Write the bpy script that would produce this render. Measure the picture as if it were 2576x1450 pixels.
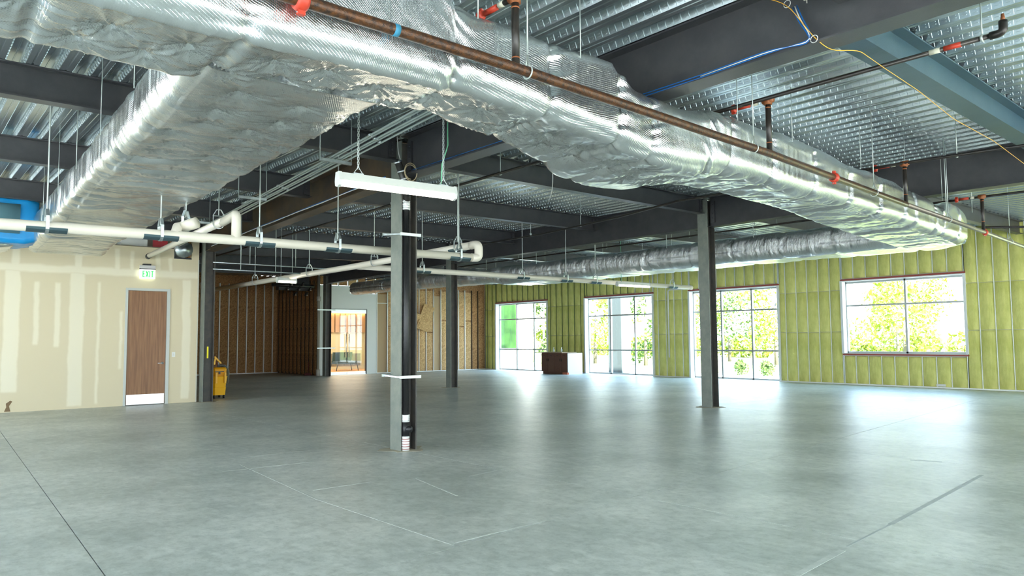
import bpy, bmesh, math, random
import numpy as np
from mathutils import Vector, Matrix

for o in list(bpy.data.objects): bpy.data.objects.remove(o)
COL = bpy.context.scene.collection
SC = bpy.context.scene

# ------------------------------------------------------------------ camera
FPX, YAW, PIT, ROL, CH = 1884.77, math.radians(50.0741), math.radians(3.9283), math.radians(-0.4193), 1.55
_f = np.array([math.cos(PIT)*math.cos(YAW), math.cos(PIT)*math.sin(YAW), math.sin(PIT)])
_r0 = np.array([math.sin(YAW), -math.cos(YAW), 0.0]); _u0 = np.cross(_r0, _f)
_r = math.cos(ROL)*_r0 + math.sin(ROL)*_u0; _u = -math.sin(ROL)*_r0 + math.cos(ROL)*_u0
cam_d = bpy.data.cameras.new('camera'); cam = bpy.data.objects.new('camera', cam_d); COL.objects.link(cam)
cam_d.sensor_fit = 'HORIZONTAL'; cam_d.sensor_width = 36; cam_d.lens = FPX/2576*36
cam_d.clip_start = 0.05; cam_d.clip_end = 500
M = Matrix(((_r[0], _u[0], -_f[0], 0), (_r[1], _u[1], -_f[1], 0), (_r[2], _u[2], -_f[2], CH), (0, 0, 0, 1)))
cam.matrix_world = M
SC.camera = cam

# ------------------------------------------------------------------ world, sun, exposure
SC.view_settings.view_transform = 'Standard'; SC.view_settings.look = 'None'
SC.view_settings.gamma = 1; SC.view_settings.use_curve_mapping = False
SC.view_settings.exposure = 2.45
W = bpy.data.worlds.new('sky'); SC.world = W; W.use_nodes = True
wn = W.node_tree.nodes; wl = W.node_tree.links
bg = wn['Background']; bg.inputs['Strength'].default_value = 2.3
tc = wn.new('ShaderNodeTexCoord'); sx = wn.new('ShaderNodeSeparateXYZ'); cr = wn.new('ShaderNodeValToRGB')
wl.new(tc.outputs['Generated'], sx.inputs[0]); wl.new(sx.outputs['Z'], cr.inputs[0]); wl.new(cr.outputs[0], bg.inputs['Color'])
cr.color_ramp.elements[0].position = 0.0; cr.color_ramp.elements[0].color = (0.86, 0.94, 1.0, 1)
cr.color_ramp.elements[1].position = 0.55; cr.color_ramp.elements[1].color = (0.42, 0.66, 1.0, 1)
sd = bpy.data.lights.new('sun', 'SUN'); sd.energy = 14.0; sd.angle = math.radians(1); sd.color = (1, .96, .86)
so = bpy.data.objects.new('sun', sd); COL.objects.link(so)
so.rotation_euler = Vector((0.35, 0.75, -0.66)).to_track_quat('-Z', 'Y').to_euler()

def portal(name, loc, rot, sx_, sy_, power=0, color=(1, 1, 1)):
    ld = bpy.data.lights.new(name, 'AREA'); ld.shape = 'RECTANGLE'; ld.size = sx_; ld.size_y = sy_
    ld.energy = power; ld.color = color
    lo = bpy.data.objects.new(name, ld); COL.objects.link(lo); lo.location = loc; lo.rotation_euler = rot
    if power == 0:
        ld.energy = 1; ld.cycles.is_portal = True
    return lo

# ------------------------------------------------------------------ helpers
def ray(x, y):
    return _r*((x-1288)/FPX) - _u*((y-725)/FPX) + _f
def onz(x, y, z=0.0):
    d = ray(x, y); t = (z-CH)/d[2]; return Vector((d[0]*t, d[1]*t, z))
def onx(x, y, X):
    d = ray(x, y); t = X/d[0]; return Vector((X, d[1]*t, CH+d[2]*t))
def ony(x, y, Y):
    d = ray(x, y); t = Y/d[1]; return Vector((d[0]*t, Y, CH+d[2]*t))

def mat(name, color, rough=.6, metal=0.0, noise=0.0, nscale=8.0, bump=0.0, bscale=60.0, bdist=.01, col2=None, stretch=None, detail=6, emit=0, ecol=None, spec=.5, alpha_mix=None):
    m = bpy.data.materials.new(name); m.use_nodes = True
    nt = m.node_tree; n = nt.nodes; l = nt.links; b = n['Principled BSDF']
    b.inputs['Base Color'].default_value = (*color, 1); b.inputs['Roughness'].default_value = rough
    b.inputs['Metallic'].default_value = metal; b.inputs['Specular IOR Level'].default_value = spec
    if emit:
        b.inputs['Emission Color'].default_value = (*(ecol or color), 1); b.inputs['Emission Strength'].default_value = emit
    if col2 or bump:
        t = n.new('ShaderNodeTexCoord'); mp = n.new('ShaderNodeMapping'); l.new(t.outputs['Object'], mp.inputs[0])
        if stretch: mp.inputs['Scale'].default_value = stretch
    if col2:
        nz = n.new('ShaderNodeTexNoise'); nz.inputs['Scale'].default_value = nscale; nz.inputs['Detail'].default_value = detail
        nz.inputs['Roughness'].default_value = .65
        l.new(mp.outputs[0], nz.inputs[0])
        r = n.new('ShaderNodeValToRGB'); r.color_ramp.elements[0].position = .35; r.color_ramp.elements[1].position = .65
        r.color_ramp.elements[0].color = (*color, 1); r.color_ramp.elements[1].color = (*col2, 1)
        l.new(nz.outputs['Fac'], r.inputs[0]); l.new(r.outputs[0], b.inputs['Base Color'])
    if bump:
        nb = n.new('ShaderNodeTexNoise'); nb.inputs['Scale'].default_value = bscale; nb.inputs['Detail'].default_value = 5
        l.new(mp.outputs[0], nb.inputs[0])
        bp = n.new('ShaderNodeBump'); bp.inputs['Strength'].default_value = bump; bp.inputs['Distance'].default_value = bdist
        l.new(nb.outputs['Fac'], bp.inputs['Height']); l.new(bp.outputs[0], b.inputs['Normal'])
    return m

def tag(o, label=None, cat=None, group=None, kind=None):
    if label: o['label'] = label
    if cat: o['category'] = cat
    if group: o['group'] = group
    if kind: o['kind'] = kind
    return o
def empty(name, loc=(0, 0, 0), label=None, cat=None, group=None, kind=None, parent=None):
    o = bpy.data.objects.new(name, None); COL.objects.link(o); o.location = loc; o.empty_display_size = .2
    if parent: o.parent = parent
    return tag(o, label, cat, group, kind)
def mesh(name, V, F, m=None, parent=None, smooth=False):
    """world-space vertices; origin moved to the base centre; parented keeping world position"""
    V = np.asarray(V, float)
    c = np.array([(V[:, 0].min()+V[:, 0].max())/2, (V[:, 1].min()+V[:, 1].max())/2, V[:, 2].min()])
    me = bpy.data.meshes.new(name); me.from_pydata((V-c).tolist(), [], [tuple(f) for f in F])
    if smooth: me.polygons.foreach_set('use_smooth', [True]*len(me.polygons))
    if m: me.materials.append(m)
    me.update()
    o = bpy.data.objects.new(name, me); COL.objects.link(o)
    if parent:
        pl = parent.location.copy(); p = parent.parent
        while p: pl = pl + p.location; p = p.parent
        o.parent = parent; o.location = Vector(c) - pl
    else: o.location = c
    return o
class MB:
    def __init__(s): s.V = []; s.F = []
    def box(s, x0, x1, y0, y1, z0, z1):
        k = len(s.V)
        s.V += [(x0, y0, z0), (x1, y0, z0), (x1, y1, z0), (x0, y1, z0), (x0, y0, z1), (x1, y0, z1), (x1, y1, z1), (x0, y1, z1)]
        s.F += [(k, k+3, k+2, k+1), (k+4, k+5, k+6, k+7), (k, k+1, k+5, k+4), (k+1, k+2, k+6, k+5), (k+2, k+3, k+7, k+6), (k+3, k, k+4, k+7)]
        return s
    def prism(s, p0, p1, poly, up=(0, 0, 1)):
        """poly: (side, up) 2D points swept from p0 to p1"""
        p0 = np.array(p0, float); p1 = np.array(p1, float); d = p1-p0; d /= np.linalg.norm(d)
        up = np.array(up, float); sd_ = np.cross(d, up); sd_ /= np.linalg.norm(sd_); u2 = np.cross(sd_, d)
        k = len(s.V); n = len(poly)
        for p in (p0, p1):
            for a, b in poly: s.V.append(tuple(p+sd_*a+u2*b))
        s.F.append(tuple(range(k, k+n))); s.F.append(tuple(range(k+2*n-1, k+n-1, -1)))
        for i in range(n):
            j = (i+1) % n; s.F.append((k+i, k+n+i, k+n+j, k+j))
        return s
    def bar(s, p0, p1, w, h, up=(0, 0, 1)):
        return s.prism(p0, p1, [(-w/2, -h/2), (w/2, -h/2), (w/2, h/2), (-w/2, h/2)], up)
    def tube(s, pts, r, n=12, caps=True):
        pts = [np.array(p, float) for p in pts]; k = len(s.V)
        rr = r if hasattr(r, '__len__') else [r]*len(pts)
        prev = None
        for i, p in enumerate(pts):
            a = pts[max(i-1, 0)]; b = pts[min(i+1, len(pts)-1)]; d = b-a; d /= np.linalg.norm(d)
            if prev is None:
                up = np.array([0, 0, 1.]) if abs(d[2]) < .9 else np.array([1., 0, 0])
                e1 = np.cross(d, up)
            else: e1 = prev - d*np.dot(prev, d)
            e1 /= np.linalg.norm(e1); prev = e1; e2 = np.cross(d, e1)
            for j in range(n):
                t = 2*math.pi*j/n; s.V.append(tuple(p+rr[i]*(e1*math.cos(t)+e2*math.sin(t))))
        for i in range(len(pts)-1):
            for j in range(n):
                j2 = (j+1) % n; s.F.append((k+i*n+j, k+i*n+j2, k+(i+1)*n+j2, k+(i+1)*n+j))
        if caps:
            s.F.append(tuple(range(k+n-1, k-1, -1))); s.F.append(tuple(range(k+(len(pts)-1)*n, k+len(pts)*n)))
        return s
    def build(s, name, m=None, parent=None, smooth=False):
        return mesh(name, s.V, s.F, m, parent, smooth)
def box(name, x0, x1, y0, y1, z0, z1, m=None, parent=None):
    return MB().box(min(x0, x1), max(x0, x1), min(y0, y1), max(y0, y1), z0, z1).build(name, m, parent)
def tube(name, pts, r, m=None, parent=None, n=12):
    return MB().tube(pts, r, n).build(name, m, parent, True)
def bend(pts, rad, n=5):
    """round the corners of a polyline"""
    pts = [np.array(p, float) for p in pts]; out = [pts[0]]
    for i in range(1, len(pts)-1):
        a = pts[i-1]-pts[i]; b = pts[i+1]-pts[i]; la = np.linalg.norm(a); lb = np.linalg.norm(b)
        r = min(rad, la*.45, lb*.45); p = pts[i]+a/la*r; q = pts[i]+b/lb*r
        for k in range(n+1):
            t = k/n; out.append((1-t)**2*p+2*t*(1-t)*pts[i]+t*t*q)
    out.append(pts[-1]); return out
def sag(p0, p1, d, n=12):
    p0 = np.array(p0, float); p1 = np.array(p1, float)
    return [p0+(p1-p0)*t-np.array([0, 0, 4*d*t*(1-t)]) for t in np.linspace(0, 1, n)]
_rs = np.random.RandomState(7); _tab = _rs.rand(256, 256)
def vnoise(x, y):
    x = np.asarray(x, float); y = np.asarray(y, float)
    xi = np.floor(x).astype(int); yi = np.floor(y).astype(int); fx = x-xi; fy = y-yi
    fx = fx*fx*(3-2*fx); fy = fy*fy*(3-2*fy)
    g = lambda a, b: _tab[a % 256, b % 256]
    return ((g(xi, yi)*(1-fx)+g(xi+1, yi)*fx)*(1-fy)+(g(xi, yi+1)*(1-fx)+g(xi+1, yi+1)*fx)*fy)*2-1

# ------------------------------------------------------------------ materials
STEEL = mat('primer_steel', (.040, .041, .045), .36, 0, col2=(.060, .059, .062), nscale=3, bump=.08, bscale=90, spec=.6)
STEELBR = mat('rusty_steel', (.040, .034, .028), .42, 0, col2=(.11, .066, .03), nscale=2.2, bump=.15, bscale=90)
COLM = mat('column_primer_lit', (.15, .17, .15), .5, 0, col2=(.21, .225, .19), nscale=4, bump=.2, bscale=50)  # lit copy of the column paint, for the flange facing the light
COLD = mat('column_primer_shaded', (.05, .05, .048), .55, 0, col2=(.085, .075, .06), nscale=5, bump=.2, bscale=50)  # darker copy of the column paint: shade put into the colour
GALV = mat('galvanised_steel', (.42, .47, .47), .33, .9, col2=(.55, .6, .6), nscale=14)
ZINC = mat('zinc_stud', (.80, .82, .80), .45, .25)
RODM = mat('zinc_rod', (.5, .55, .52), .45, .5)
RUST = mat('rusty_pipe', (.016, .013, .012), .35, .2, col2=(.13, .048, .012), nscale=26, bump=.35, bscale=120, detail=9)
BLACKP = mat('black_pipe', (.018, .016, .015), .35, .2, col2=(.035, .028, .022), nscale=8)
PVC = mat('white_plastic_pipe', (.66, .62, .52), .4)
REDP = mat('red_coupling', (.50, .045, .02), .45)
ORANGE = mat('orange_tee', (.27, .085, .025), .5, .1)
FOAM = mat('spray_foam', (.50, .50, .125), .8, 0, col2=(.72, .69, .24), nscale=3.2, bump=.9, bscale=10, bdist=.03, stretch=(1, 1, .35))
BROWNI = mat('fibre_insulation', (.22, .10, .036), .9, 0, col2=(.56, .32, .13), nscale=16, bump=.8, bscale=30, bdist=.02, detail=10)
TANI = mat('tan_insulation', (.42, .24, .09), .9, 0, col2=(.75, .50, .24), nscale=14, bump=.8, bscale=30, bdist=.02, detail=10)
CARD = mat('brown_board', (.48, .34, .19), .8)
WHITEW = mat('white_drywall', (.80, .82, .77), .7)
FRAMEM = mat('window_aluminium', (.40, .42, .41), .4, .5)
JAMB = mat('window_jamb_board', (.66, .68, .66), .6)
REDT = mat('red_flashing', (.30, .05, .035), .6)
BLUEP = mat('blue_plastic_film', (.008, .26, .60), .35)
BLUEC = mat('blue_cable', (.0, .10, .36), .4)
YELC = mat('yellow_cable', (.85, .42, .03), .4)
WHC = mat('white_cable', (.72, .72, .68), .5)
GREENW = mat('green_wire', (.12, .38, .22), .5)
BLK = mat('black_plastic', (.012, .012, .013), .4)
YEL = mat('yellow_plastic', (.90, .46, .0), .4)
GREYM = mat('mop_yarn', (.16, .18, .17), .95, bump=1, bscale=60)
SILVER = mat('brushed_steel', (.72, .74, .76), .28, 1.0)
LAM = mat('brown_laminate', (.095, .042, .028), .5, col2=(.12, .055, .036), nscale=20)
GREY = mat('light_panel', (.60, .62, .62), .5)
LAMPH = mat('lamp_housing', (.50, .52, .48), .35)
LAMPE = mat('lamp_tube_glow', (1, .93, .78), .4, emit=3.5, ecol=(1, .90, .70))
LAMPE2 = mat('far_lamp_glow', (1, .95, .9), .4, emit=3, ecol=(1, .96, .9))
LEAF = mat('leaves', (.10, .16, .008), .7, col2=(.30, .33, .02), nscale=1.5)
LEAFB = mat('leaves_dark', (.03, .075, .015), .7, col2=(.12, .19, .03), nscale=1.5)
BARK = mat('bark', (.12, .10, .08), .9)
PAVE = mat('pavement', (.42, .42, .40), .85, col2=(.50, .50, .48), nscale=2)
GRASS = mat('grass', (.13, .17, .04), .9, col2=(.24, .26, .09), nscale=3)
EXTW = mat('exterior_grey_panel', (.055, .066, .068), .9, spec=.1)
WARM = mat('warm_cove_glow', (1, .6, .25), .5, emit=6, ecol=(1, .62, .28))

def glass_mat(name, tint=(1, 1, 1)):
    m = bpy.data.materials.new(name); m.use_nodes = True; n = m.node_tree.nodes; l = m.node_tree.links
    n.remove(n['Principled BSDF'])
    t = n.new('ShaderNodeBsdfTransparent'); t.inputs[0].default_value = (*tint, 1)
    g = n.new('ShaderNodeBsdfGlossy'); g.inputs['Roughness'].default_value = .02
    lw = n.new('ShaderNodeLayerWeight'); lw.inputs[0].default_value = .5; pw = n.new('ShaderNodeMath'); pw.operation = 'POWER'; pw.inputs[1].default_value = 5
    f = n.new('ShaderNodeMath'); f.operation = 'MULTIPLY_ADD'; f.inputs[1].default_value = .8; f.inputs[2].default_value = .04; mx = n.new('ShaderNodeMixShader')
    l.new(lw.outputs['Facing'], pw.inputs[0]); l.new(pw.outputs[0], f.inputs[0]); l.new(f.outputs[0], mx.inputs[0]); l.new(t.outputs[0], mx.inputs[1]); l.new(g.outputs[0], mx.inputs[2])
    l.new(mx.outputs[0], n['Material Output'].inputs[0]); return m
GLASS = glass_mat('clear_glass', (.97, 1, .985))
GLASSG = glass_mat('green_glass', (.45, .8, .5))

def foil_mat(name='foil_scrim', k1=.3, st=(1.6, .7, 1), sc=9, dist=.03):
    m = bpy.data.materials.new(name); m.use_nodes = True; n = m.node_tree.nodes; l = m.node_tree.links
    b = n['Principled BSDF']; b.inputs['Metallic'].default_value = .93; b.inputs['Roughness'].default_value = .13
    b.inputs['Base Color'].default_value = (.70, .72, .71, 1)
    uv = n.new('ShaderNodeTexCoord')
    # fine reinforcing scrim: triangular thread grid about 12 mm
    def threads(ang, sc):
        mp = n.new('ShaderNodeMapping'); mp.inputs['Rotation'].default_value = (0, 0, ang); l.new(uv.outputs['UV'], mp.inputs[0])
        w = n.new('ShaderNodeTexWave'); w.wave_type = 'BANDS'; w.bands_direction = 'X'; w.inputs['Scale'].default_value = sc
        w.inputs['Distortion'].default_value = .6; w.inputs['Detail'].default_value = 1
        l.new(mp.outputs[0], w.inputs[0])
        p = n.new('ShaderNodeMath'); p.operation = 'POWER'; p.inputs[1].default_value = 6; l.new(w.outputs['Fac'], p.inputs[0]); return p
    a = threads(0, 24); c = threads(math.radians(62), 20)
    ad = n.new('ShaderNodeMath'); ad.operation = 'ADD'; l.new(a.outputs[0], ad.inputs[0]); l.new(c.outputs[0], ad.inputs[1])
    nz = n.new('ShaderNodeTexNoise'); nz.inputs['Scale'].default_value = sc; nz.inputs['Detail'].default_value = 6; nz.inputs['Roughness'].default_value = .62
    mp2 = n.new('ShaderNodeMapping'); mp2.inputs['Scale'].default_value = st; l.new(uv.outputs['UV'], mp2.inputs[0]); l.new(mp2.outputs[0], nz.inputs[0])
    b1 = n.new('ShaderNodeBump'); b1.inputs['Strength'].default_value = k1; b1.inputs['Distance'].default_value = dist; l.new(nz.outputs['Fac'], b1.inputs['Height'])
    b2 = n.new('ShaderNodeBump'); b2.inputs['Strength'].default_value = .35; b2.inputs['Distance'].default_value = .0022
    l.new(ad.outputs[0], b2.inputs['Height']); l.new(b1.outputs[0], b2.inputs['Normal']); l.new(b2.outputs[0], b.inputs['Normal'])
    return m
FOIL = foil_mat()
FOIL2 = foil_mat('foil_branch', .32, (2.2, .5, 1), 7)
FOIL3 = foil_mat('foil_perimeter', 1.0, (2.4, .6, 1), 5, .07)

def deck_mat():
    m = bpy.data.materials.new('roof_deck_zinc'); m.use_nodes = True; n = m.node_tree.nodes; l = m.node_tree.links
    b = n['Principled BSDF']; b.inputs['Metallic'].default_value = .9; b.inputs['Roughness'].default_value = .27
    uv = n.new('ShaderNodeTexCoord'); nz = n.new('ShaderNodeTexNoise'); nz.inputs['Scale'].default_value = 3; nz.inputs['Detail'].default_value = 5
    l.new(uv.outputs['Object'], nz.inputs[0])
    r = n.new('ShaderNodeValToRGB'); r.color_ramp.elements[0].color = (.42, .49, .50, 1); r.color_ramp.elements[1].color = (.66, .73, .74, 1)
    l.new(nz.outputs['Fac'], r.inputs[0]); l.new(r.outputs[0], b.inputs['Base Color'])
    return m
DECK = deck_mat()

def floor_mat():
    m = bpy.data.materials.new('polished_concrete'); m.use_nodes = True; n = m.node_tree.nodes; l = m.node_tree.links
    b = n['Principled BSDF']; b.inputs['Specular IOR Level'].default_value = .62
    g = n.new('ShaderNodeNewGeometry')
    def noise(sc, det, st=(1, 1, 1), ro=.6):
        mp = n.new('ShaderNodeMapping'); mp.inputs['Scale'].default_value = st; l.new(g.outputs['Position'], mp.inputs[0])
        z = n.new('ShaderNodeTexNoise'); z.inputs['Scale'].default_value = sc; z.inputs['Detail'].default_value = det; z.inputs['Roughness'].default_value = ro
        l.new(mp.outputs[0], z.inputs[0]); return z
    a = noise(.35, 6); c = noise(2.6, 12, (1, .75, 1), .70); d = noise(14, 6)
    r = n.new('ShaderNodeValToRGB'); e = r.color_ramp.elements
    e[0].position = .24; e[0].color = (.38, .415, .38, 1); e[1].position = .74; e[1].color = (.78, .80, .74, 1)
    mx = n.new('ShaderNodeMath'); mx.operation = 'MULTIPLY_ADD'; mx.inputs[1].default_value = .45; l.new(c.outputs['Fac'], mx.inputs[0])
    ml = n.new('ShaderNodeMath'); ml.operation = 'MULTIPLY'; ml.inputs[1].default_value = .55; l.new(a.outputs['Fac'], ml.inputs[0]); l.new(ml.outputs[0], mx.inputs[2])
    l.new(mx.outputs[0], r.inputs[0])
    # scattered pale scuffs
    r2 = n.new('ShaderNodeValToRGB'); r2.color_ramp.elements[0].position = .48; r2.color_ramp.elements[0].color = (0, 0, 0, 1); r2.color_ramp.elements[1].position = .85; r2.color_ramp.elements[1].color = (.8, .8, .8, 1)
    s = noise(9, 10, (1, .45, 1), .68); l.new(s.outputs['Fac'], r2.inputs[0])
    mc = n.new('ShaderNodeMix'); mc.data_type = 'RGBA'; l.new(r2.outputs[0], mc.inputs[0]); l.new(r.outputs[0], mc.inputs[6]); mc.inputs[7].default_value = (.86, .87, .81, 1)
    fs = noise(11, 12, (1, .8, 1), .78); r3 = n.new('ShaderNodeValToRGB'); r3.color_ramp.elements[0].position = .36; r3.color_ramp.elements[0].color = (.68, .70, .69, 1); r3.color_ramp.elements[1].position = .54; r3.color_ramp.elements[1].color = (1, 1, 1, 1)
    l.new(fs.outputs['Fac'], r3.inputs[0])
    bs = noise(.55, 9, (1, 1, 1), .66); r4 = n.new('ShaderNodeValToRGB'); r4.color_ramp.elements[0].position = .38; r4.color_ramp.elements[0].color = (.74, .77, .77, 1); r4.color_ramp.elements[1].position = .58; r4.color_ramp.elements[1].color = (1, 1, 1, 1)
    l.new(bs.outputs['Fac'], r4.inputs[0])
    m1 = n.new('ShaderNodeMix'); m1.data_type = 'RGBA'; m1.blend_type = 'MULTIPLY'; m1.inputs[0].default_value = 1; l.new(mc.outputs[2], m1.inputs[6]); l.new(r3.outputs[0], m1.inputs[7])
    m2 = n.new('ShaderNodeMix'); m2.data_type = 'RGBA'; m2.blend_type = 'MULTIPLY'; m2.inputs[0].default_value = 1; l.new(m1.outputs[2], m2.inputs[6]); l.new(r4.outputs[0], m2.inputs[7])
    l.new(m2.outputs[2], b.inputs['Base Color'])
    rr = n.new('ShaderNodeMapRange'); rr.inputs[1].default_value = .3; rr.inputs[2].default_value = .7; rr.inputs[3].default_value = .33; rr.inputs[4].default_value = .46
    l.new(fs.outputs['Fac'], rr.inputs[0]); l.new(rr.outputs[0], b.inputs['Roughness'])
    bp = n.new('ShaderNodeBump'); bp.inputs['Strength'].default_value = .12; bp.inputs['Distance'].default_value = .01; l.new(d.outputs['Fac'], bp.inputs['Height'])
    l.new(bp.outputs[0], b.inputs['Normal']); return m
FLOORM = floor_mat()

def drywall_mat():
    m = bpy.data.materials.new('taped_drywall'); m.use_nodes = True; n = m.node_tree.nodes; l = m.node_tree.links
    b = n['Principled BSDF']; b.inputs['Roughness'].default_value = .75
    g = n.new('ShaderNodeNewGeometry'); sp = n.new('ShaderNodeSeparateXYZ')
    nz = n.new('ShaderNodeTexNoise'); nz.inputs['Scale'].default_value = 2.5; nz.inputs['Detail'].default_value = 4; l.new(g.outputs['Position'], nz.inputs[0])
    ad = n.new('ShaderNodeVectorMath'); ad.operation = 'MULTIPLY_ADD'; ad.inputs[1].default_value = (.09, .0, .09)
    l.new(nz.outputs['Color'], ad.inputs[0]); l.new(g.outputs['Position'], ad.inputs[2]); l.new(ad.outputs[0], sp.inputs[0])
    acc = None
    def band(axis, lo, hi, soft=.02):
        a = n.new('ShaderNodeMapRange'); a.inputs[1].default_value = lo-soft; a.inputs[2].default_value = lo+soft; l.new(sp.outputs[axis], a.inputs[0])
        c = n.new('ShaderNodeMapRange'); c.inputs[1].default_value = hi+soft; c.inputs[2].default_value = hi-soft; l.new(sp.outputs[axis], c.inputs[0])
        q = n.new('ShaderNodeMath'); q.operation = 'MULTIPLY'; l.new(a.outputs[0], q.inputs[0]); l.new(c.outputs[0], q.inputs[1]); return q
    # joint compound patches: x0,x1,z0,z1
    for x0, x1, z0, z1 in ((2.03, 2.33, .45, 3.2), (3.32, 3.62, .05, 3.2), (2.60, 2.70, 1.5, 2.95), (3.02, 3.13, 1.45, 2.95), (3.90, 3.96, .1, 3.0), (4.40, 4.46, .9, 2.3),
                           (5.85, 6.05, .1, 3.15), (-5, 6.5, 3.19, 3.36), (2.15, 2.3, 3.3, 4.2), (3.4, 3.55, 3.3, 4.2), (4.25, 4.36, 3.3, 3.85), (4.6, 4.68, 3.3, 3.8), (5.2, 5.3, 3.3, 3.8), (5.5, 5.58, 3.3, 3.7), (0.7, 1.0, .1, 3.2), (-.6, -.3, .1, 3.2)):
        q = n.new('ShaderNodeMath'); q.operation = 'MULTIPLY'; u = band('X', x0+.045, x1+.045, .022); v = band('Z', z0+.045, z1+.045, .03)
        l.new(u.outputs[0], q.inputs[0]); l.new(v.outputs[0], q.inputs[1])
        if acc is None: acc = q
        else:
            mx = n.new('ShaderNodeMath'); mx.operation = 'MAXIMUM'; l.new(acc.outputs[0], mx.inputs[0]); l.new(q.outputs[0], mx.inputs[1]); acc = mx
    mc = n.new('ShaderNodeMix'); mc.data_type = 'RGBA'; mc.inputs[6].default_value = (.66, .575, .39, 1); mc.inputs[7].default_value = (.80, .74, .57, 1)
    sc = n.new('ShaderNodeMath'); sc.operation = 'MULTIPLY'; sc.inputs[1].default_value = .8; l.new(acc.outputs[0], sc.inputs[0]); l.new(sc.outputs[0], mc.inputs[0])
    l.new(mc.outputs[2], b.inputs['Base Color']); return m
DRYW = drywall_mat()
def wood_mat():
    m = bpy.data.materials.new('door_wood'); m.use_nodes = True; n = m.node_tree.nodes; l = m.node_tree.links
    b = n['Principled BSDF']; b.inputs['Roughness'].default_value = .45
    g = n.new('ShaderNodeNewGeometry'); mp = n.new('ShaderNodeMapping'); mp.inputs['Scale'].default_value = (14, 14, .7); l.new(g.outputs['Position'], mp.inputs[0])
    z = n.new('ShaderNodeTexNoise'); z.inputs['Scale'].default_value = 2.2; z.inputs['Detail'].default_value = 8; l.new(mp.outputs[0], z.inputs[0])
    r = n.new('ShaderNodeValToRGB'); r.color_ramp.elements[0].position = .3; r.color_ramp.elements[0].color = (.18, .078, .030, 1); r.color_ramp.elements[1].position = .7; r.color_ramp.elements[1].color = (.30, .145, .06, 1)
    l.new(z.outputs['Fac'], r.inputs[0]); l.new(r.outputs[0], b.inputs['Base Color']); return m
WOOD = wood_mat()

# ------------------------------------------------------------------ room shell
XE, YN, YB = 24.3, 31.3, 20.2
XW, YS = -7.0, -8.0
def deck_z(x):
    return 4.5 if x <= 5.7 else (4.5+.24*(x-5.7)/8.6 if x <= 14.3 else 4.75)

# floor: slabs separated by saw cuts
floor = empty('floor', kind='structure')
XL = [(XW, XW), (-3.3, -3.3), (1.16, 1.80), (5.74, 5.55), (10.06, 9.98), (14.35, 14.35), (19.3, 19.3), (XE+.12, XE+.12)]      # x at y=5, x at y=20
YL = [(YS, YS), (-.4, -.1), (4.25, 6.55), (10.0, 10.4), (15.1, 15.5), (20.1, 20.6), (25.6, 25.8), (31.0, 31.1), (36.0, 36.0)]  # y at x=0, y at x=18
def cross(a, b):
    sxl = (a[1]-a[0])/15.0; syl = (b[1]-b[0])/18.0
    x = a[0]; y = b[0]
    for _ in range(20): y = b[0]+syl*x; x = a[0]+sxl*(y-5)
    return x, y
for i in range(len(XL)-1):
    for j in range(len(YL)-1):
        q = [cross(XL[i], YL[j]), cross(XL[i+1], YL[j]), cross(XL[i+1], YL[j+1]), cross(XL[i], YL[j+1])]
        g = .004; cxm = sum(p[0] for p in q)/4; cym = sum(p[1] for p in q)/4
        q = [(p[0]+math.copysign(g, cxm-p[0]), p[1]+math.copysign(g, cym-p[1])) for p in q]
        V = [(p[0], p[1], -.12) for p in q]+[(p[0], p[1], 0) for p in q]
        F = [(0, 3, 2, 1), (4, 5, 6, 7)]+[(k, (k+1) % 4, 4+(k+1) % 4, 4+k) for k in range(4)]
        mesh('slab', V, F, FLOORM, floor)
box('joint_filler', XW, XE+.12, YS, 36, -.16, -.013, mat('joint_dark', (.05, .045, .04), .9), floor)

def strip(p, q, w, m, nm='chalk_line'):
    p = onz(*p); q = onz(*q); MB().bar((p[0], p[1], .0006), (q[0], q[1], .0006), w, .0012).build(nm, m, floor)
CHALK = mat('chalk_line', (.62, .65, .60), .6, col2=(.46, .49, .45), nscale=6); DARKL = mat('dirty_line', (.34, .38, .38), .5, col2=(.46, .50, .48), nscale=5)
for p, q, w in (((606, 1170), (800, 1258), .02), ((800, 1258), (1140, 1372), .012), ((1140, 1367), (1373, 1310), .022), ((787, 1234), (932, 1213), .02), ((560, 1187), (790, 1162), .018),
                ((1048, 1205), (1150, 1248), .018), ((1180, 1199), (1420, 1148), .012), ((2003, 1448), (2120, 1385), .05)): strip(p, q, w, CHALK)
for p, q, w in (((2240, 1320), (2470, 1196), .045), ((2130, 1376), (2240, 1320), .02), ((2290, 1158), (2370, 1163), .06)): strip(p, q, w, DARKL, 'scuff_line')
# roof deck: ribbed sheets 0.915 m wide running along y
ceiling = empty('ceiling', kind='structure')
P = .305
def rib_profile(k0):
    x = k0*P
    return [(x+.000, 0), (x+.05, 0), (x+.056, .006), (x+.066, .006), (x+.072, 0), (x+.122, 0), (x+.152, .076), (x+.205, .076), (x+.209, .070), (x+.217, .070), (x+.221, .076), (x+.275, .076)]
prof = []
for k in range(3): prof += rib_profile(k)
prof.append((.915, 0))
def web_pts(seg0, seg1, y0, y1):
    return None
VS = []; FS = []
ys = [YS, 36.0]
for (a, h) in prof:
    for y in ys: VS.append((a, y, h))
npf = len(prof)
for i in range(npf-1): FS.append((2*i, 2*i+1, 2*i+3, 2*i+2))
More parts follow.
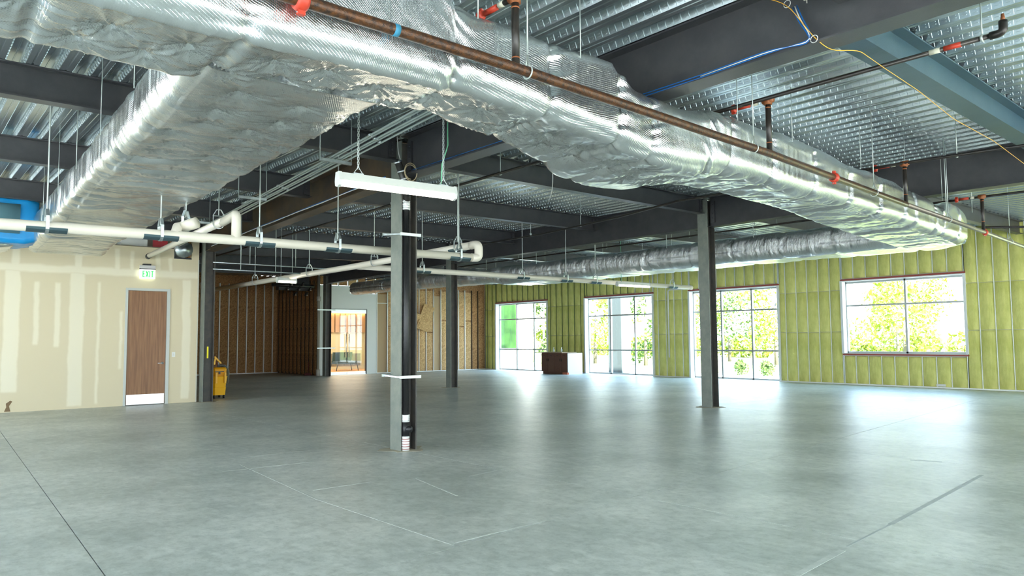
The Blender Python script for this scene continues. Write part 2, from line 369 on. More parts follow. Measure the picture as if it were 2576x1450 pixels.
# raised embossments on the webs: short ribs and dashes, real relief
EV = []; EF = []
def emb(c, du, dv, n_, hu, hv, t):
    """small raised bar centred c, half sizes hu along du, hv along dv, height t along n_"""
    k = len(EV)
    for s1, s2 in ((-1, -1), (1, -1), (1, 1), (-1, 1)): EV.append(c+du*hu*s1+dv*hv*s2)
    for s1, s2 in ((-1, -1), (1, -1), (1, 1), (-1, 1)): EV.append(c+du*(hu-.002)*s1+dv*(hv-.002)*s2+n_*t)
    EF.extend([(k+4, k+5, k+6, k+7)]+[(k+i, k+(i+1) % 4, k+4+(i+1) % 4, k+4+i) for i in range(4)])
Yv = np.array([0, 1., 0])
for kx in range(3):
    for (xa, za, xb, zb, sgn) in ((.122, 0, .152, .076, 1), (.275, .076, .305, 0, -1)):
        a = np.array([kx*P+xa, 0, za]); b = np.array([kx*P+xb, 0, zb]); dv = (b-a)/np.linalg.norm(b-a)
        nrm = np.cross(Yv, dv); nrm = nrm if nrm[2] < 0 else -nrm
        L = np.linalg.norm(b-a)
        for y in np.arange(YS+.05, 30.0, .09):
            if y > 18 and (int(y/.09) % 2): continue
            m_ = (a+b)/2+Yv*y
            emb(m_, Yv, dv, nrm, .005, L*.38, .007)
            emb(m_+Yv*.045-dv*L*.16, Yv, dv, nrm, .022, .004, .006)
            if y < 13: emb(m_+Yv*.045+dv*L*.16, Yv, dv, nrm, .022, .004, .006)
deck_me = None
nsh = int((XE+.3-XW)/.915)+1
emb_me = bpy.data.meshes.new('embossing'); emb_me.from_pydata([tuple(v) for v in EV], [], EF); emb_me.materials.append(DECK)
sheet_me = bpy.data.meshes.new('deck_sheet'); sheet_me.from_pydata(VS, [], FS); sheet_me.materials.append(DECK)
for i in range(nsh):
    x0 = XW-.2+i*.915; z0 = deck_z(x0+.02); z1 = deck_z(x0+.915)
    o = bpy.data.objects.new('deck_sheet', sheet_me); COL.objects.link(o); o.parent = ceiling; o.location = (x0, 0, z0)
    o.rotation_euler = (0, -math.atan2(z1-z0, .915), 0)
    if x0 > -1.5:
        e = bpy.data.objects.new('embossing', emb_me); COL.objects.link(e); e.parent = o; e['kind'] = 'stuff'
box('roof_slab', XW-.3, XE+.6, YS-.3, 36.3, 4.95, 5.15, mat('roof_concrete', (.4, .4, .38), .9), ceiling)  # unseen slab added over the deck to keep outdoor light from leaking in

# right (green) wall
wall_r = empty('wall_right', kind='structure')
WH = 4.78
wins = [(26.45, 30.35, 0.0, 3.4), (20.0, 23.9, 0.0, 3.4), (14.33, 18.15, 0.0, 3.4), (8.33, 12.0, 1.02, 3.4)]
hid = [(1.9, 5.6, 1.02, 3.4), (-4.4, -.7, 1.02, 3.4)]
allw = sorted(wins+hid)
wb = MB(); yy = YS
for (a, b, z0, z1) in allw:
    wb.box(XE+.06, XE+.3, yy, a, 0, WH+.2); wb.box(XE+.06, XE+.3, a, b, z1, WH+.2)
    if z0 > 0: wb.box(XE+.06, XE+.3, a, b, 0, z0)
    yy = b
wb.box(XE+.06, XE+.3, yy, YN+.2, 0, WH+.2)
wb.build('sheathing', mat('exterior_sheathing', (.5, .5, .42), .8), wall_r)
rnd = random.Random(3)
def batt_mesh(w, h, seed, hollow=.03):
    """pillowy spray foam panel in a stud bay, local: y 0..w, z 0..h, bulging to -x"""
    nx, nz = 4, 5; V = []; F = []
    rr = random.Random(seed)
    for j in range(nz):
        for i in range(nx):
            e = min(i, nx-1-i) > 0 and min(j, nz-1-j) > 0
            V.append((0 if not e else -.028-rr.random()*.02, w*i/(nx-1) if i in (0, nx-1) else (.12 if i == 1 else .88)*w, h*j/(nz-1) if j in (0, nz-1) else (h*(.04 if j == 1 else (.5 if j == 2 else .96)))))
    for j in range(nz-1):
        for i in range(nx-1): k = j*nx+i; F.append((k, k+nx, k+nx+1, k+1))
    return V, F
def bay(y0, y1, z0, z1, m=FOAM, x=XE, axis='x', par=None, seed=0, stud=True, rec=.045):
    V, F = batt_mesh(y1-y0, z1-z0, seed)
    if axis == 'x': VV = [(x+rec+v[0], y0+v[1], z0+v[2]) for v in V]
    else: VV = [(y0+v[1], x+rec+v[0], z0+v[2]) for v in V]; F = [f[::-1] for f in F]
    return mesh('insulation_panel', VV, F, m, par, True)
PIT_ = .406
# stud lines referenced to y = 7.96 + k*PIT_
def studs_between(a, b):
    k0 = math.ceil((a+.08-7.96)/PIT_); out = [a]
    while 7.96+k0*PIT_ < b-.08: out.append(7.96+k0*PIT_); k0 += 1
    out.append(b); return out
def fill(a, b, zs, par=wall_r):
    ls = studs_between(a, b); 
    for i in range(len(ls)-1):
        y0, y1 = ls[i], ls[i+1]
        for j in range(len(zs)-1):
            bay(y0+.008, y1-.008, zs[j]+.006, zs[j+1]-.006, FOAM, XE, 'x', par, int(y0*91+j*7))
    mb = MB()
    for y in ls:
        box('stud', XE-.002+rnd.random()*.008, XE+.06, y-.008, y+.008, zs[0], zs[-1], ZINC if y < 21 else mat_studdull, par)
mat_studdull = mat('foam_covered_stud', (.20, .24, .08), .8)
Z3 = [.03, 1.72, 3.10, WH]
prev = 0.6
segs = []
for (a, b, z0, z1) in sorted(wins):
    segs.append((prev, a)); prev = b
segs.append((prev, 31.3-.02))
fill(5.6, 8.33, Z3)
for (a, b) in segs[1:]: fill(a+.04, b-.04, Z3)
for (a, b, z0, z1) in wins:
    fill(a, b, [3.47, WH])
    if z0 > 0: fill(a, b, [.03, .93])
# plain boards further along the wall, outside the picture
bx_ = MB(); yy = YS
for (a, b, z0, z1) in hid:
    pass
box('insulation_panel', XE+.01, XE+.06, YS, -4.4, .03, WH, FOAM, wall_r)
box('insulation_panel', XE+.01, XE+.06, -.7, 1.9, .03, WH, FOAM, wall_r)
for (a, b) in ((-4.4, -.7), (1.9, 5.6)):
    box('insulation_panel', XE+.01, XE+.06, a, b, .03, 1.0, FOAM, wall_r); box('insulation_panel', XE+.01, XE+.06, a, b, 3.42, WH, FOAM, wall_r)
# bottom and top tracks, in lengths between openings
for (a, b) in [(YS, 14.33), (18.15, 20.0), (23.9, 26.45), (30.35, 31.28)]:
    box('bottom_track', XE-.01, XE+.06, a, b, 0, .035, ZINC, wall_r)
box('top_track', XE-.01, XE+.06, YS, 31.28, WH-.03, WH+.02, GALV, wall_r)

def make_window(n, a, b, z0, z1, vm, hm, visible=True):
    w = empty('window_%d' % n, (XE, (a+b)/2, z0), kind='structure')
    if visible:
        box('head_flashing', XE-.03, XE+.09, a-.05, b+.03, z1, z1+.05, REDT, w)
        if z0 > .5:
            box('sill_flashing', XE-.03, XE+.09, a-.05, b+.03, z0-.06, z0-.02, REDT, w)
    # deep jambs with the frame set near the outside face
    box('jamb', XE-.04, XE+.20, b-.03, b+.05, z0, z1, JAMB, w); box('jamb', XE-.04, XE+.20, a-.05, a+.02, z0, z1, JAMB, w)
    box('head', XE-.02, XE+.20, a, b, z1-.03, z1, JAMB, w)
    xo0, xo1 = XE+.20, XE+.30
    t = .06
    box('frame_rail', xo0, xo1, a, b, z0, z0+t, FRAMEM, w); box('frame_rail', xo0, xo1, a, b, z1-t-.03, z1-.03, FRAMEM, w)
    box('frame_stile', xo0, xo1, a, a+t, z0, z1, FRAMEM, w); box('frame_stile', xo0, xo1, b-t, b, z0, z1, FRAMEM, w)
    ysr = [a+t]+vm+[b-t]; zsr = [z0+t]+hm+[z1-t-.03]
    for y in vm: box('mullion', xo0, xo1, y-.03, y+.03, z0, z1, FRAMEM, w)
    for z in hm: box('transom', xo0+.005, xo1-.005, a, b, z-.028, z+.028, FRAMEM, w)
    for i in range(len(ysr)-1):
        for j in range(len(zsr)-1):
            box('pane', xo0+.045, xo0+.053, ysr[i]+(.03 if i else 0), ysr[i+1]-(.03 if i < len(ysr)-2 else 0), zsr[j]+(.028 if j else 0), zsr[j+1]-(.028 if j < len(zsr)-2 else 0), GLASS, w)
    portal('daylight', (XE+.35, (a+b)/2, (z0+z1)/2), (0, math.radians(90), 0), z1-z0, b-a)
    return w
make_window(1, 26.45, 30.35, 0, 3.4, [27.6, 28.92], [1.05, 2.57])
make_window(2, 20.0, 23.9, 0, 3.4, [21.15, 22.55], [1.05, 2.57])
make_window(3, 14.33, 18.15, 0, 3.4, [15.52, 16.83], [1.07, 2.57])
make_window(4, 8.33, 12.0, 1.02, 3.4, [10.08], [2.58])
make_window(5, 1.9, 5.6, 1.02, 3.4, [3.75], [2.58], False)
make_window(6, -4.4, -.7, 1.02, 3.4, [-2.55], [2.58], False)
# notice sheets stuck low on the window jamb
# left beige wall
wall_l = empty('wall_left', kind='structure')
DX0, DX1, DH = 4.545, 5.50, 2.85
wl_ = MB()
wl_.box(XW, DX0, YB, YB+.12, 0, 3.93); wl_.box(DX1, 6.24, YB, YB+.12, 0, 3.68); wl_.box(DX0, DX1, YB, YB+.12, DH, 3.93)
wl_.box(DX1, 5.62, YB, YB+.12, 3.68, 3.93); wl_.box(XW, 3.3, YB, YB+.12, 3.93, 4.5); wl_.box(6.06, 6.24, YB, YB+.12, 3.68, 4.5)
wl_.box(3.3, 6.06, YB, YB+.12, 4.4, 4.5)
wl_.build('drywall', DRYW, wall_l)
box('opening_header', 3.3, 5.62, YB-.012, YB, 3.925, 3.945, mat('cut_board_edge', (.22, .18, .12), .8), wall_l)
box('corner_bead', 6.215, 6.245, YB-.006, YB+.13, 0, 3.68, mat('paper_bead', (.60, .58, .48), .7), wall_l)
# torn hole near the floor
MB().prism((2.20, YB-.004, .02), (2.20, YB+.001, .02), [(-.09, .0), (-.05, .10), (-.06, .18), (.02, .24), (.06, .22), (.0, .12), (.03, .0)]).build('torn_hole', mat('torn_paper', (.20, .13, .07), .9), wall_l)

door = empty('door_1', (5.02, YB, 0), kind='structure')
FR = mat('door_frame_paint', (.52, .54, .50), .5)
box('frame_jamb', DX0-.03, DX0+.025, YB-.02, YB+.1, 0, DH+.04, FR, door); box('frame_jamb', DX1-.025, DX1+.05, YB-.02, YB+.1, 0, DH+.04, FR, door)
box('frame_head', DX0+.026, DX1-.026, YB-.02, YB+.1, DH-.02, DH+.04, FR, door)
leaf = box('door_leaf', DX0+.03, DX1-.03, YB+.005, YB+.05, .012, DH-.025, WOOD, door)
box('kick_plate', DX0+.045, DX1-.045, YB-.002, YB+.006, .015, .26, SILVER, door)
h = MB(); h.tube([(DX1-.10, YB+.0, 1.02), (DX1-.10, YB-.05, 1.02)], .012); h.tube(bend([(DX1-.10, YB-.05, 1.02), (DX1-.22, YB-.055, 1.02)], .01), .011); h.tube([(DX1-.10, YB+.004, 1.02), (DX1-.10, YB-.01, 1.02)], .03)
h.build('door_handle', SILVER, door, True)
sw = empty('light_switch', (5.66, YB, 1.2), 'white light switch plate on the beige wall right of the wooden door', 'switch')
box('cover_plate', 5.62, 5.70, YB-.008, YB, 1.17, 1.29, mat('switch_white', (.75, .75, .7), .4), sw)
box('rocker', 5.645, 5.675, YB-.014, YB-.008, 1.20, 1.26, mat('switch_white2', (.65, .65, .6), .4), sw)
# exit sign
ex = empty('exit_sign', (4.98, YB-.05, 3.13), 'lit exit sign with green letters above the wooden door', 'sign')
box('mount', 4.88, 5.06, YB-.09, YB, 3.46, 3.50, BLK, ex)
box('housing', 4.80, 5.16, YB-.10, YB-.04, 3.38, 3.46, mat('sign_housing', (.60, .58, .55), .4), ex)
box('housing_edge', 4.795, 5.165, YB-.095, YB-.045, 3.36, 3.382, BLK, ex)
box('face_panel', 4.80, 5.16, YB-.08, YB-.06, 3.13, 3.36, mat('sign_face', (.9, 1, .9), .3, emit=.35, ecol=(.85, 1, .88)), ex)
GL = mat('sign_green', (.02, .75, .12), .4, emit=.12, ecol=(.01, .62, .08))
def letter(segs_, x, par):
    mb = MB()
    for (x0, z0, x1, z1) in segs_: mb.bar((x+x0, YB-.083, 3.165+z0), (x+x1, YB-.083, 3.165+z1), .006, .022, up=(0, 1, 0) if 0 else ((0, 0, 1) if abs(x1-x0) > abs(z1-z0) else (1, 0, 0)))
    mb.build('letter', GL, par)
letter([(0, 0, 0, .16), (0, .011, .05, .011), (0, .08, .04, .08), (0, .149, .05, .149)], 4.875, ex)
letter([(0, 0, .055, .16), (.055, 0, 0, .16)], 4.945, ex)
letter([(0, 0, 0, .16)], 5.03, ex)
letter([(0, .149, .06, .149), (.03, 0, .03, .16)], 5.06, ex)
# stuff above the beige wall, seen through the opening
dd = empty('round_exhaust_duct', (5.85, 20.5, 3.7), 'short round galvanised duct ending in the notch at the top right of the beige wall', 'duct')
MB().tube([(5.84, 20.05, 3.92), (5.84, 21.6, 3.92)], .2, 24).build('duct_shell', GALV, dd, True)
box('notch_frame', 5.63, 6.05, 20.21, 20.30, 3.68, 3.72, BLK, dd)
wb1 = box('wrapped_bundle', 4.42, 5.02, 20.36, 20.8, 3.90, 4.32, mat('white_wrap', (.75, .76, .72), .5), None); tag(wb1, 'white wrapped box seen through the opening above the wooden door', 'box')
wb2 = box('red_sheet', 5.15, 5.5, 20.36, 20.4, 3.90, 4.3, mat('red_sheet', (.45, .02, .03), .4)); tag(wb2, 'dark red plastic sheet behind the opening above the exit sign', 'sheet')
box('side_wall_stub', XW, XW+.0, 0, 0, 0, 0) if 0 else None

# back walls: brown insulated wall, jut, glazed entrance wall
wall_b = empty('wall_back', kind='structure')
YB2 = 35.9
def stud_wall_x(x0, x1, y, zt, m, step=.61, z_lo=.04, parent=wall_b, studw=.02, off=0):
    x = x0; k = 0
    while x < x1-.05:
        xb = min(x+step, x1)
        bay(x+.01, xb-.01, z_lo, zt*.5, m, y, 'y', parent, int(x*33)+k); bay(x+.01, xb-.01, zt*.5+.01, zt, m, y, 'y', parent, int(x*57)+k)
        box('stud', x-.02, x+.02, y-.03, y+.06, 0, zt, ZINC, parent); x += step; k += 1
    box('bottom_track', x0, x1, y-.02, y+.06, 0, .035, ZINC, parent); box('backing', x0, x1, y+.07, y+.2, 0, 4.75, BROWNI, parent)
stud_wall_x(8.2, 15.5, YB2, 4.3, BROWNI, .43)
# jut: side wall x=14.95..15.5 between y=31.3 and 35.9
yy = 31.4; k = 0
while yy < 35.8:
    bay(yy+.01, min(yy+.43, 35.9)-.01, .04, 2.1, BROWNI, 14.86, 'x', wall_b, k+500); bay(yy+.01, min(yy+.43, 35.9)-.01, 2.12, 3.9, BROWNI, 14.86, 'x', wall_b, k+600)
    box('stud', 14.86, 14.93, yy-.008, yy+.008, 0, 4.3, mat_studdull2 if False else STEELBR, wall_b); yy += .43; k += 1
box('backing', 14.94, 15.0, 31.42, 36, 0, 4.75, BROWNI, wall_b)
box('filler_wall', 6.2, 8.2, YB2, YB2+.2, 0, 4.75, BROWNI, wall_b); box('side_closure', 6.0, 6.2, YB+.12, 36.1, 0, 4.9, BROWNI, wall_b)
# glazed entrance wall (y = 31.3)
GX0, GX1, GH = 15.35, 17.27, 2.97
we = MB()
we.box(14.87, GX0-.05, YN, YN+.12, 0, 3.72); we.box(GX1+.05, 17.85, YN, YN+.12, 0, 3.72); we.box(GX0-.05, GX1+.05, YN, YN+.12, GH+.05, 3.72)
we.box(14.87, 16.42, YN, YN+.12, 3.72, 4.05)
we.build('white_drywall', WHITEW, wall_b)
# framing and insulation above the entrance
for i, x in enumerate(np.arange(16.42, 17.8, .47)):
    bay(x+.02, min(x+.45, 17.85), 3.76, 4.02, TANI, YN, 'y', wall_b, i+40, rec=.05); box('stud', x-.015, x+.015, YN-.01, YN+.05, 3.72, 4.05, ZINC, wall_b)
for i, x in enumerate(np.arange(14.9, 17.8, .48)):
    bay(x+.02, min(x+.46, 17.85), 4.08, 4.7, TANI if i % 2 else BROWNI, YN, 'y', wall_b, i+60, rec=.05); box('stud', x-.015, x+.015, YN-.01, YN+.05, 4.05, 4.72, ZINC, wall_b)
box('top_rail', 14.9, 17.86, YN-.015, YN+.03, 4.04, 4.07, ZINC, wall_b); box('top_rail', 16.42, 17.86, YN-.015, YN+.03, 3.72, 3.745, ZINC, wall_b)
# stud bays right of the entrance
xs = [17.85, 18.42, 18.85, 19.3, 19.75, 20.2, 20.62, 21.06, 21.5, 21.95, 22.6, 23.0, 23.45, 23.85, 24.28]
mats_ = [CARD, TANI, TANI, TANI, TANI, TANI, TANI, CARD, TANI, TANI, TANI, TANI, BROWNI, BROWNI]
for i in range(len(xs)-1):
    a, b = xs[i], xs[i+1]; m = mats_[i]
    if i in (0, 7): box('backer_board', a+.015, b-.015, YN+.06, YN+.08, .03, 3.75, CARD, wall_b); 
    else: bay(a+.012, b-.012, .04, 1.9+.3*(i % 3), m, YN, 'y', wall_b, i+80, rec=.05); bay(a+.012, b-.012, 1.95+.3*(i % 3), 4.0, m, YN, 'y', wall_b, i+120, rec=.05)
    box('stud', a-.015, a+.015, YN-.02, YN+.05, 0, 4.1, ZINC if i < 12 else STEELBR, wall_b)
box('bottom_track', 17.85, XE, YN-.02, YN+.06, 0, .03, ZINC, wall_b); box('backing', 17.86, XE+.3, YN+.09, YN+.2, 0, 4.75, BROWNI, wall_b)
box('cross_rail', 17.85, 18.42, YN-.02, YN+.03, 3.3, 3.33, ZINC, wall_b)
# loose batt peeling off the wall
tag(MB().prism((20.25, YN-.10, 2.05), (20.65, YN-.22, 3.25), [(-.03, -.32), (.05, -.30), (.04, 0), (.06, .3), (-.03, .33), (-.05, 0)], up=(1, 0, 0)).build('loose_insulation', TANI), 'tan insulation batt peeling off the back wall right of the nearest column', 'insulation')
tag(MB().prism((19.92, YN-.06, 2.35), (20.02, YN-.22, 2.85), [(-.03, -.12), (.08, -.1), (.05, .12), (-.04, .15)], up=(1, 0, 0)).build('loose_insulation', TANI), 'small folded flap of tan insulation left of the peeling batt', 'insulation')
# glass double door
gd = empty('door_2', ((GX0+GX1)/2, YN, 0), kind='structure')
box('header_rail', GX0, GX1, YN-.02, YN+.06, GH-.16, GH, SILVER, gd); box('threshold', GX0, GX1, YN-.03, YN+.08, 0, .02, SILVER, gd)
box('frame_stile', GX0-.05, GX0, YN-.01, YN+.1, 0, GH+.05, SILVER, gd); box('frame_stile', GX1, GX1+.05, YN-.01, YN+.1, 0, GH+.05, STEEL, gd); box('frame_head', GX0-.05, GX1+.05, YN-.01, YN+.1, GH, GH+.05, FR, gd)
gm = (GX0+GX1)/2
for a, b, s in ((GX0+.01, gm-.006, 1), (gm+.006, GX1-.01, -1)):
    pn = box('glass_leaf', a, b, YN+.02, YN+.032, .12, GH-.17, GLASS, gd)
    box('bottom_rail', a, b, YN+.005, YN+.045, .02, .13, SILVER, gd)
    hx = b-.07 if s == 1 else a+.07
    hh = MB(); hh.tube([(hx, YN-.05, .78), (hx, YN-.05, 1.85)], .018); hh.tube([(hx, YN-.05, .95), (hx, YN+.02, .95)], .01); hh.tube([(hx, YN-.05, 1.68), (hx, YN+.02, 1.68)], .01)
    hh.build('pull_handle', SILVER, gd, True)
# lobby beyond the glass door
lobby = empty('wall_lobby', kind='structure')
box('lobby_floor', 15.0, 20.5, YN+.12, 37.4, 0, .004, mat('lobby_wood_floor', (.50, .27, .12), .4), lobby)
box('lobby_back', 15.0, 20.5, 37.2, 37.4, 0, 3.4, mat('lobby_cream', (.55, .50, .32), .7), lobby); box('lobby_side', 20.4, 20.5, YN+.2, 37.4, 0, 3.4, mat('lobby_cream2', (.5, .48, .36), .7), lobby)
box('lobby_ceiling', 15.0, 20.5, YN+.12, 37.4, 3.2, 3.3, WHITEW, lobby)
for i in range(17):
    x = 15.2+i*.31; box('wall_slat', x, x+.23, 37.05, 37.2, 2.0, 3.02, mat_w if i else (globals().__setitem__('mat_w', mat('lobby_slat', (.42, .26, .15), .5)) or mat_w), lobby)
box('cove_light', 15.1, 20.4, 36.95, 37.0, 3.04, 3.08, WARM, lobby)
for i in range(10): box('base_panel', 15.2+i*.5, 15.67+i*.5, 37.16, 37.2, .2, .85, mat_bp if i else (globals().__setitem__('mat_bp', mat('lobby_base', (.16, .14, .10), .5)) or mat_bp), lobby)
al = portal('lobby_downlight', (17.5, 34.5, 3.15), (0, 0, 0), 3.0, 3.0, 55, (1, .88, .72))
hx0 = ony(850, 900, 35.0)[0]; hx1 = ony(898, 900, 35.0)[0]
ch = empty('lobby_lounge_chair', ((hx0+hx1)/2, 35.3, 0), 'dark teal low lounge chair seen through the glass entrance door', 'chair')
TEAL = mat('teal_cloth', (.03, .06, .06), .8)
box('seat', hx0, hx1, 35.0, 35.7, .36, .50, TEAL, ch)
MB().prism((hx0, 35.65, .45), (hx1, 35.65, .45), [(-.05, 0), (.05, 0), (.16, .5), (.06, .5)]).build('backrest', TEAL, ch)
for x, y in ((hx0, 35.0), (hx1, 35.0), (hx0, 35.7), (hx1, 35.7)): tube('leg', [(x+(-.08 if x < hx1 else .08), y, .006), (x, y, .40)], .02, BLK, ch)

# unseen walls that close the room: wide glazed bays added behind and beside the camera to bring in daylight
wall_s = empty('wall_south', kind='structure'); wall_w = empty('wall_west', kind='structure')
PL = mat('painted_drywall', (.55, .53, .46), .7)
sm = MB(); x = XW
opn = [(-6.2, -1.2), (.2, 5.2), (6.6, 11.6), (13, 18), (19, 23.6)]
for a, b in opn:
    sm.box(x, a, YS-.2, YS, 0, 4.95); sm.box(a, b, YS-.2, YS, 3.5, 4.95); x = b
    portal('daylight', ((a+b)/2, YS-.25, 1.75), (math.radians(90), 0, 0), b-a, 3.5)
sm.box(x, XE+.3, YS-.2, YS, 0, 4.95); sm.build('wall_panel', PL, wall_s)
for a, b in opn:
    mb = MB(); mb.box(a, b, YS-.12, YS-.06, 0, .06); mb.box(a, b, YS-.12, YS-.06, 3.44, 3.5)
    for k in range(5): xx = a+(b-a-.06)*k/4; mb.box(xx, xx+.06, YS-.12, YS-.06, 0, 3.5)
    mb.box(a, b, YS-.12, YS-.06, 1.0, 1.06); mb.box(a, b, YS-.12, YS-.06, 2.5, 2.56)
    mb.build('glazing_frame', FRAMEM, wall_s)
wm = MB(); y = YS
for a, b in ((-6.5, -1.5), (0, 5.5), (7, 12.5), (14, 19)):
    wm.box(XW-.2, XW, y, a, 0, 4.95); wm.box(XW-.2, XW, a, b, 3.5, 4.95); y = b
    portal('daylight', (XW-.25, (a+b)/2, 1.75), (0, math.radians(-90), 0), 3.5, b-a)
wm.box(XW-.2, XW, y, YB+.12, 0, 4.95); wm.build('wall_panel', PL, wall_w)
# the pocket behind the beige wall is closed off and unlit
box('rear_closure', XW, 6.2, YB+1.8, YB+1.9, 0, 4.9, PL, wall_l)

# ------------------------------------------------------------------ steel
def ibeam(name, p0, p1, depth, bf, label, cat, m=STEEL, tf=.016, tw=.012, plates=(False, False), group=None):
    """p0,p1: centre of the top flange's top face"""
    p0 = np.array(p0, float); p1 = np.array(p1, float); c = (p0+p1)/2
    e = empty(name, (c[0], c[1], c[2]-depth), label, cat, group)
    MB().prism(p0, p1, [(-bf/2, -tf), (bf/2, -tf), (bf/2, -.0005), (-bf/2, -.0005)]).build('top_flange', m, e)
    MB().prism(p0, p1, [(-tw/2, -depth+tf), (tw/2, -depth+tf), (tw/2, -tf), (-tw/2, -tf)]).build('web', m, e)
    MB().prism(p0, p1, [(-bf/2, -depth), (bf/2, -depth), (bf/2, -depth+tf), (-bf/2, -depth+tf)]).build('bottom_flange', m, e)
    d = (p1-p0)/np.linalg.norm(p1-p0); sd_ = np.cross(d, (0, 0, 1)); sd_ /= np.linalg.norm(sd_)
    for flag, q, s in ((plates[0], p0, 1), (plates[1], p1, -1)):
        if flag:
            a = q+d*s*.02; b = q+d*s*.13
            pl = MB().prism(a+sd_*0, b, [(-.035, -depth*.86), (.035, -depth*.86), (.035, -depth*.14), (-.035, -depth*.14)]).build('connection_plate', m, e)
            bm_ = MB()
            for t in (.25, .4, .55, .7):
                for s2 in (-1, 1):
                    pc = q+d*s*.08+np.array([0, 0, -depth*t]); bm_.tube([pc+sd_*s2*.034, pc+sd_*s2*.05], .014, 6)
            bm_.build('bolt_rows', m, e)['kind'] = 'stuff'
    return e
G1a = ibeam('steel_girder', (5.73, YS, 4.485), (5.73, 9.16, 4.485), .585, .25, 'deep dark steel girder crossing above the foil duct, upper right, under the ribbed deck', 'girder', plates=(0, 1))
G1b = ibeam('steel_girder', (5.745, 9.42, 4.485), (6.45, 19.95, 4.485), .585, .25, 'brown rusted steel girder from the nearest column back to the beige wall corner', 'girder', m=STEELBR, plates=(1, 0))
G1c = ibeam('steel_girder', (6.47, 20.25, 4.485), (6.95, 35.8, 4.485), .585, .25, 'dark steel girder running back from the column at the beige wall corner', 'girder')
G2a = ibeam('steel_girder', (14.33, YS, 4.74), (14.33, 10.06, 4.74), .68, .26, 'deep dark steel girder right of the column by the windows, behind the foil duct', 'girder', plates=(0, 1))
G2b = ibeam('steel_girder', (14.33, 10.34, 4.74), (14.33, 20.06, 4.74), .68, .26, 'long dark steel girder between the window-side column and the middle column', 'girder')
G2c = ibeam('steel_girder', (14.34, 20.34, 4.74), (14.93, 30.45, 4.74), .68, .26, 'dark steel girder from the middle column to the round-strapped column by the glass door', 'girder')
JL = [-.7, 2.62, 5.95, 9.3, 12.65, 16.0, 19.4]
LN = ['nearest behind the camera', 'overhead left of the camera', 'hidden over the foil duct', 'uppermost of the left bay, above the left foil duct', 'second down in the left bay, above the blue-wrapped duct end', 'third down in the left bay, just over the blue-wrapped duct end', 'last before the beige wall in the left bay']
for y, t in zip(JL, LN): ibeam('steel_beam', (XW, y, 4.497), (5.60+(0 if y < 9.4 else (y-9.3)*.066), y, 4.497), .36, .17, 'dark steel roof beam %s' % t, 'beam', plates=(0, 1), m=STEEL)
ML = [(-.7, -.2), (3.0, 3.5), (5.95, 6.85), (9.30, 10.2), (12.65, 13.55), (16.0, 16.85), (19.4, 20.2), (22.8, 23.5), (26.2, 27.0), (29.6, 30.3)]
BLUEST = mat('blue_grey_primer', (.028, .070, .100), .36, 0, col2=(.045, .095, .125), nscale=2, bump=.1, bscale=80)
MN = ['over the camera right, unseen', 'blue-grey, upper right corner, crossing above the yellow cable', 'hidden behind the long foil duct', 'running from nearest column to window-side column', 'next behind the one joining the two front columns', 'third back between the two long girders', 'reaching the middle column', 'behind the middle column', 'far back over the brown insulated wall', 'farthest, over the glass door']
for (a, b), t in zip(ML, MN):
    xl = 5.86 if a < 9.4 else 5.87+(a-9.3)*.066
    p0 = np.array([xl, a, deck_z(xl)-.003]); p1 = np.array([14.19, b, deck_z(14.19)-.003])
    blue = a == 3.0
    ibeam('steel_beam', p0, p1, .36, .25 if blue else .17, 'steel roof beam %s' % t, 'beam', m=BLUEST if blue else STEEL, plates=(0, 1))
RL = [-.2, 3.5, 6.85, 10.2, 13.55, 16.9, 20.2, 23.6, 27.0, 30.3]
RN = ['beyond the right edge, unseen', 'right bay, past the end of the blue-grey beam', 'right bay over the foil elbow', 'right bay from the window-side column to the green wall', 'right bay toward the third window', 'right bay above the far hanging lamp', 'right bay from the middle column to the green wall', 'right bay toward the second window', 'right bay toward the first window', 'right bay along the back wall']
for y, t in zip(RL, RN): ibeam('steel_beam', (14.47, y, 4.747), (XE+.0, y, 4.747), .36, .17, 'dark steel roof beam, %s' % t, 'beam', plates=(1, 0))

def column(x, y, top, label, d=.27, bf=.27):
    e = empty('steel_column', (x, y, 0), label, 'column')
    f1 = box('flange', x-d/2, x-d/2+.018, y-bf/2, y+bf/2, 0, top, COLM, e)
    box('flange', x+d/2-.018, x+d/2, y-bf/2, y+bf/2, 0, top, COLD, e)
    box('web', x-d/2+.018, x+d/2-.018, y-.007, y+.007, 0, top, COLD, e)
    n = 20; V = [(x+(d/2+.10+.05*math.sin(3*t*.314)+.03*math.sin(7*t*.314))*math.cos(t*2*math.pi/n)*1.3, y+(bf/2+.10+.04*math.cos(5*t*.314))*math.sin(t*2*math.pi/n)*1.3, .0025) for t in range(n)]
    mesh('grout_patch', V+[(v[0], v[1], 0.0) for v in V], [tuple(range(n))]+[(i, n+i, n+(i+1) % n, (i+1) % n) for i in range(n)], mat('grout', (.42, .38, .28), .85) if 'grout' not in bpy.data.materials else bpy.data.materials['grout'], e)
    return e
c1 = column(5.735, 9.29, 4.42, 'nearest steel column, green-grey with a black drain pipe strapped to it')
c2 = column(14.345, 10.2, 4.70, 'green-grey steel column in front of the third window')
c3 = column(14.31, 20.2, 4.70, 'dark steel column left of the first window, in mid room')
c0 = column(6.45, 20.1, 4.42, 'dark steel column with yellow paint mark at the beige wall corner')
c4 = column(14.96, 30.6, 4.70, 'farthest steel column, left of the glass entrance door')
box('paint_mark', 6.41, 6.45, 19.962, 19.966, 1.12, 1.42, mat('yellow_mark', (.85, .75, .02), .6), c0)
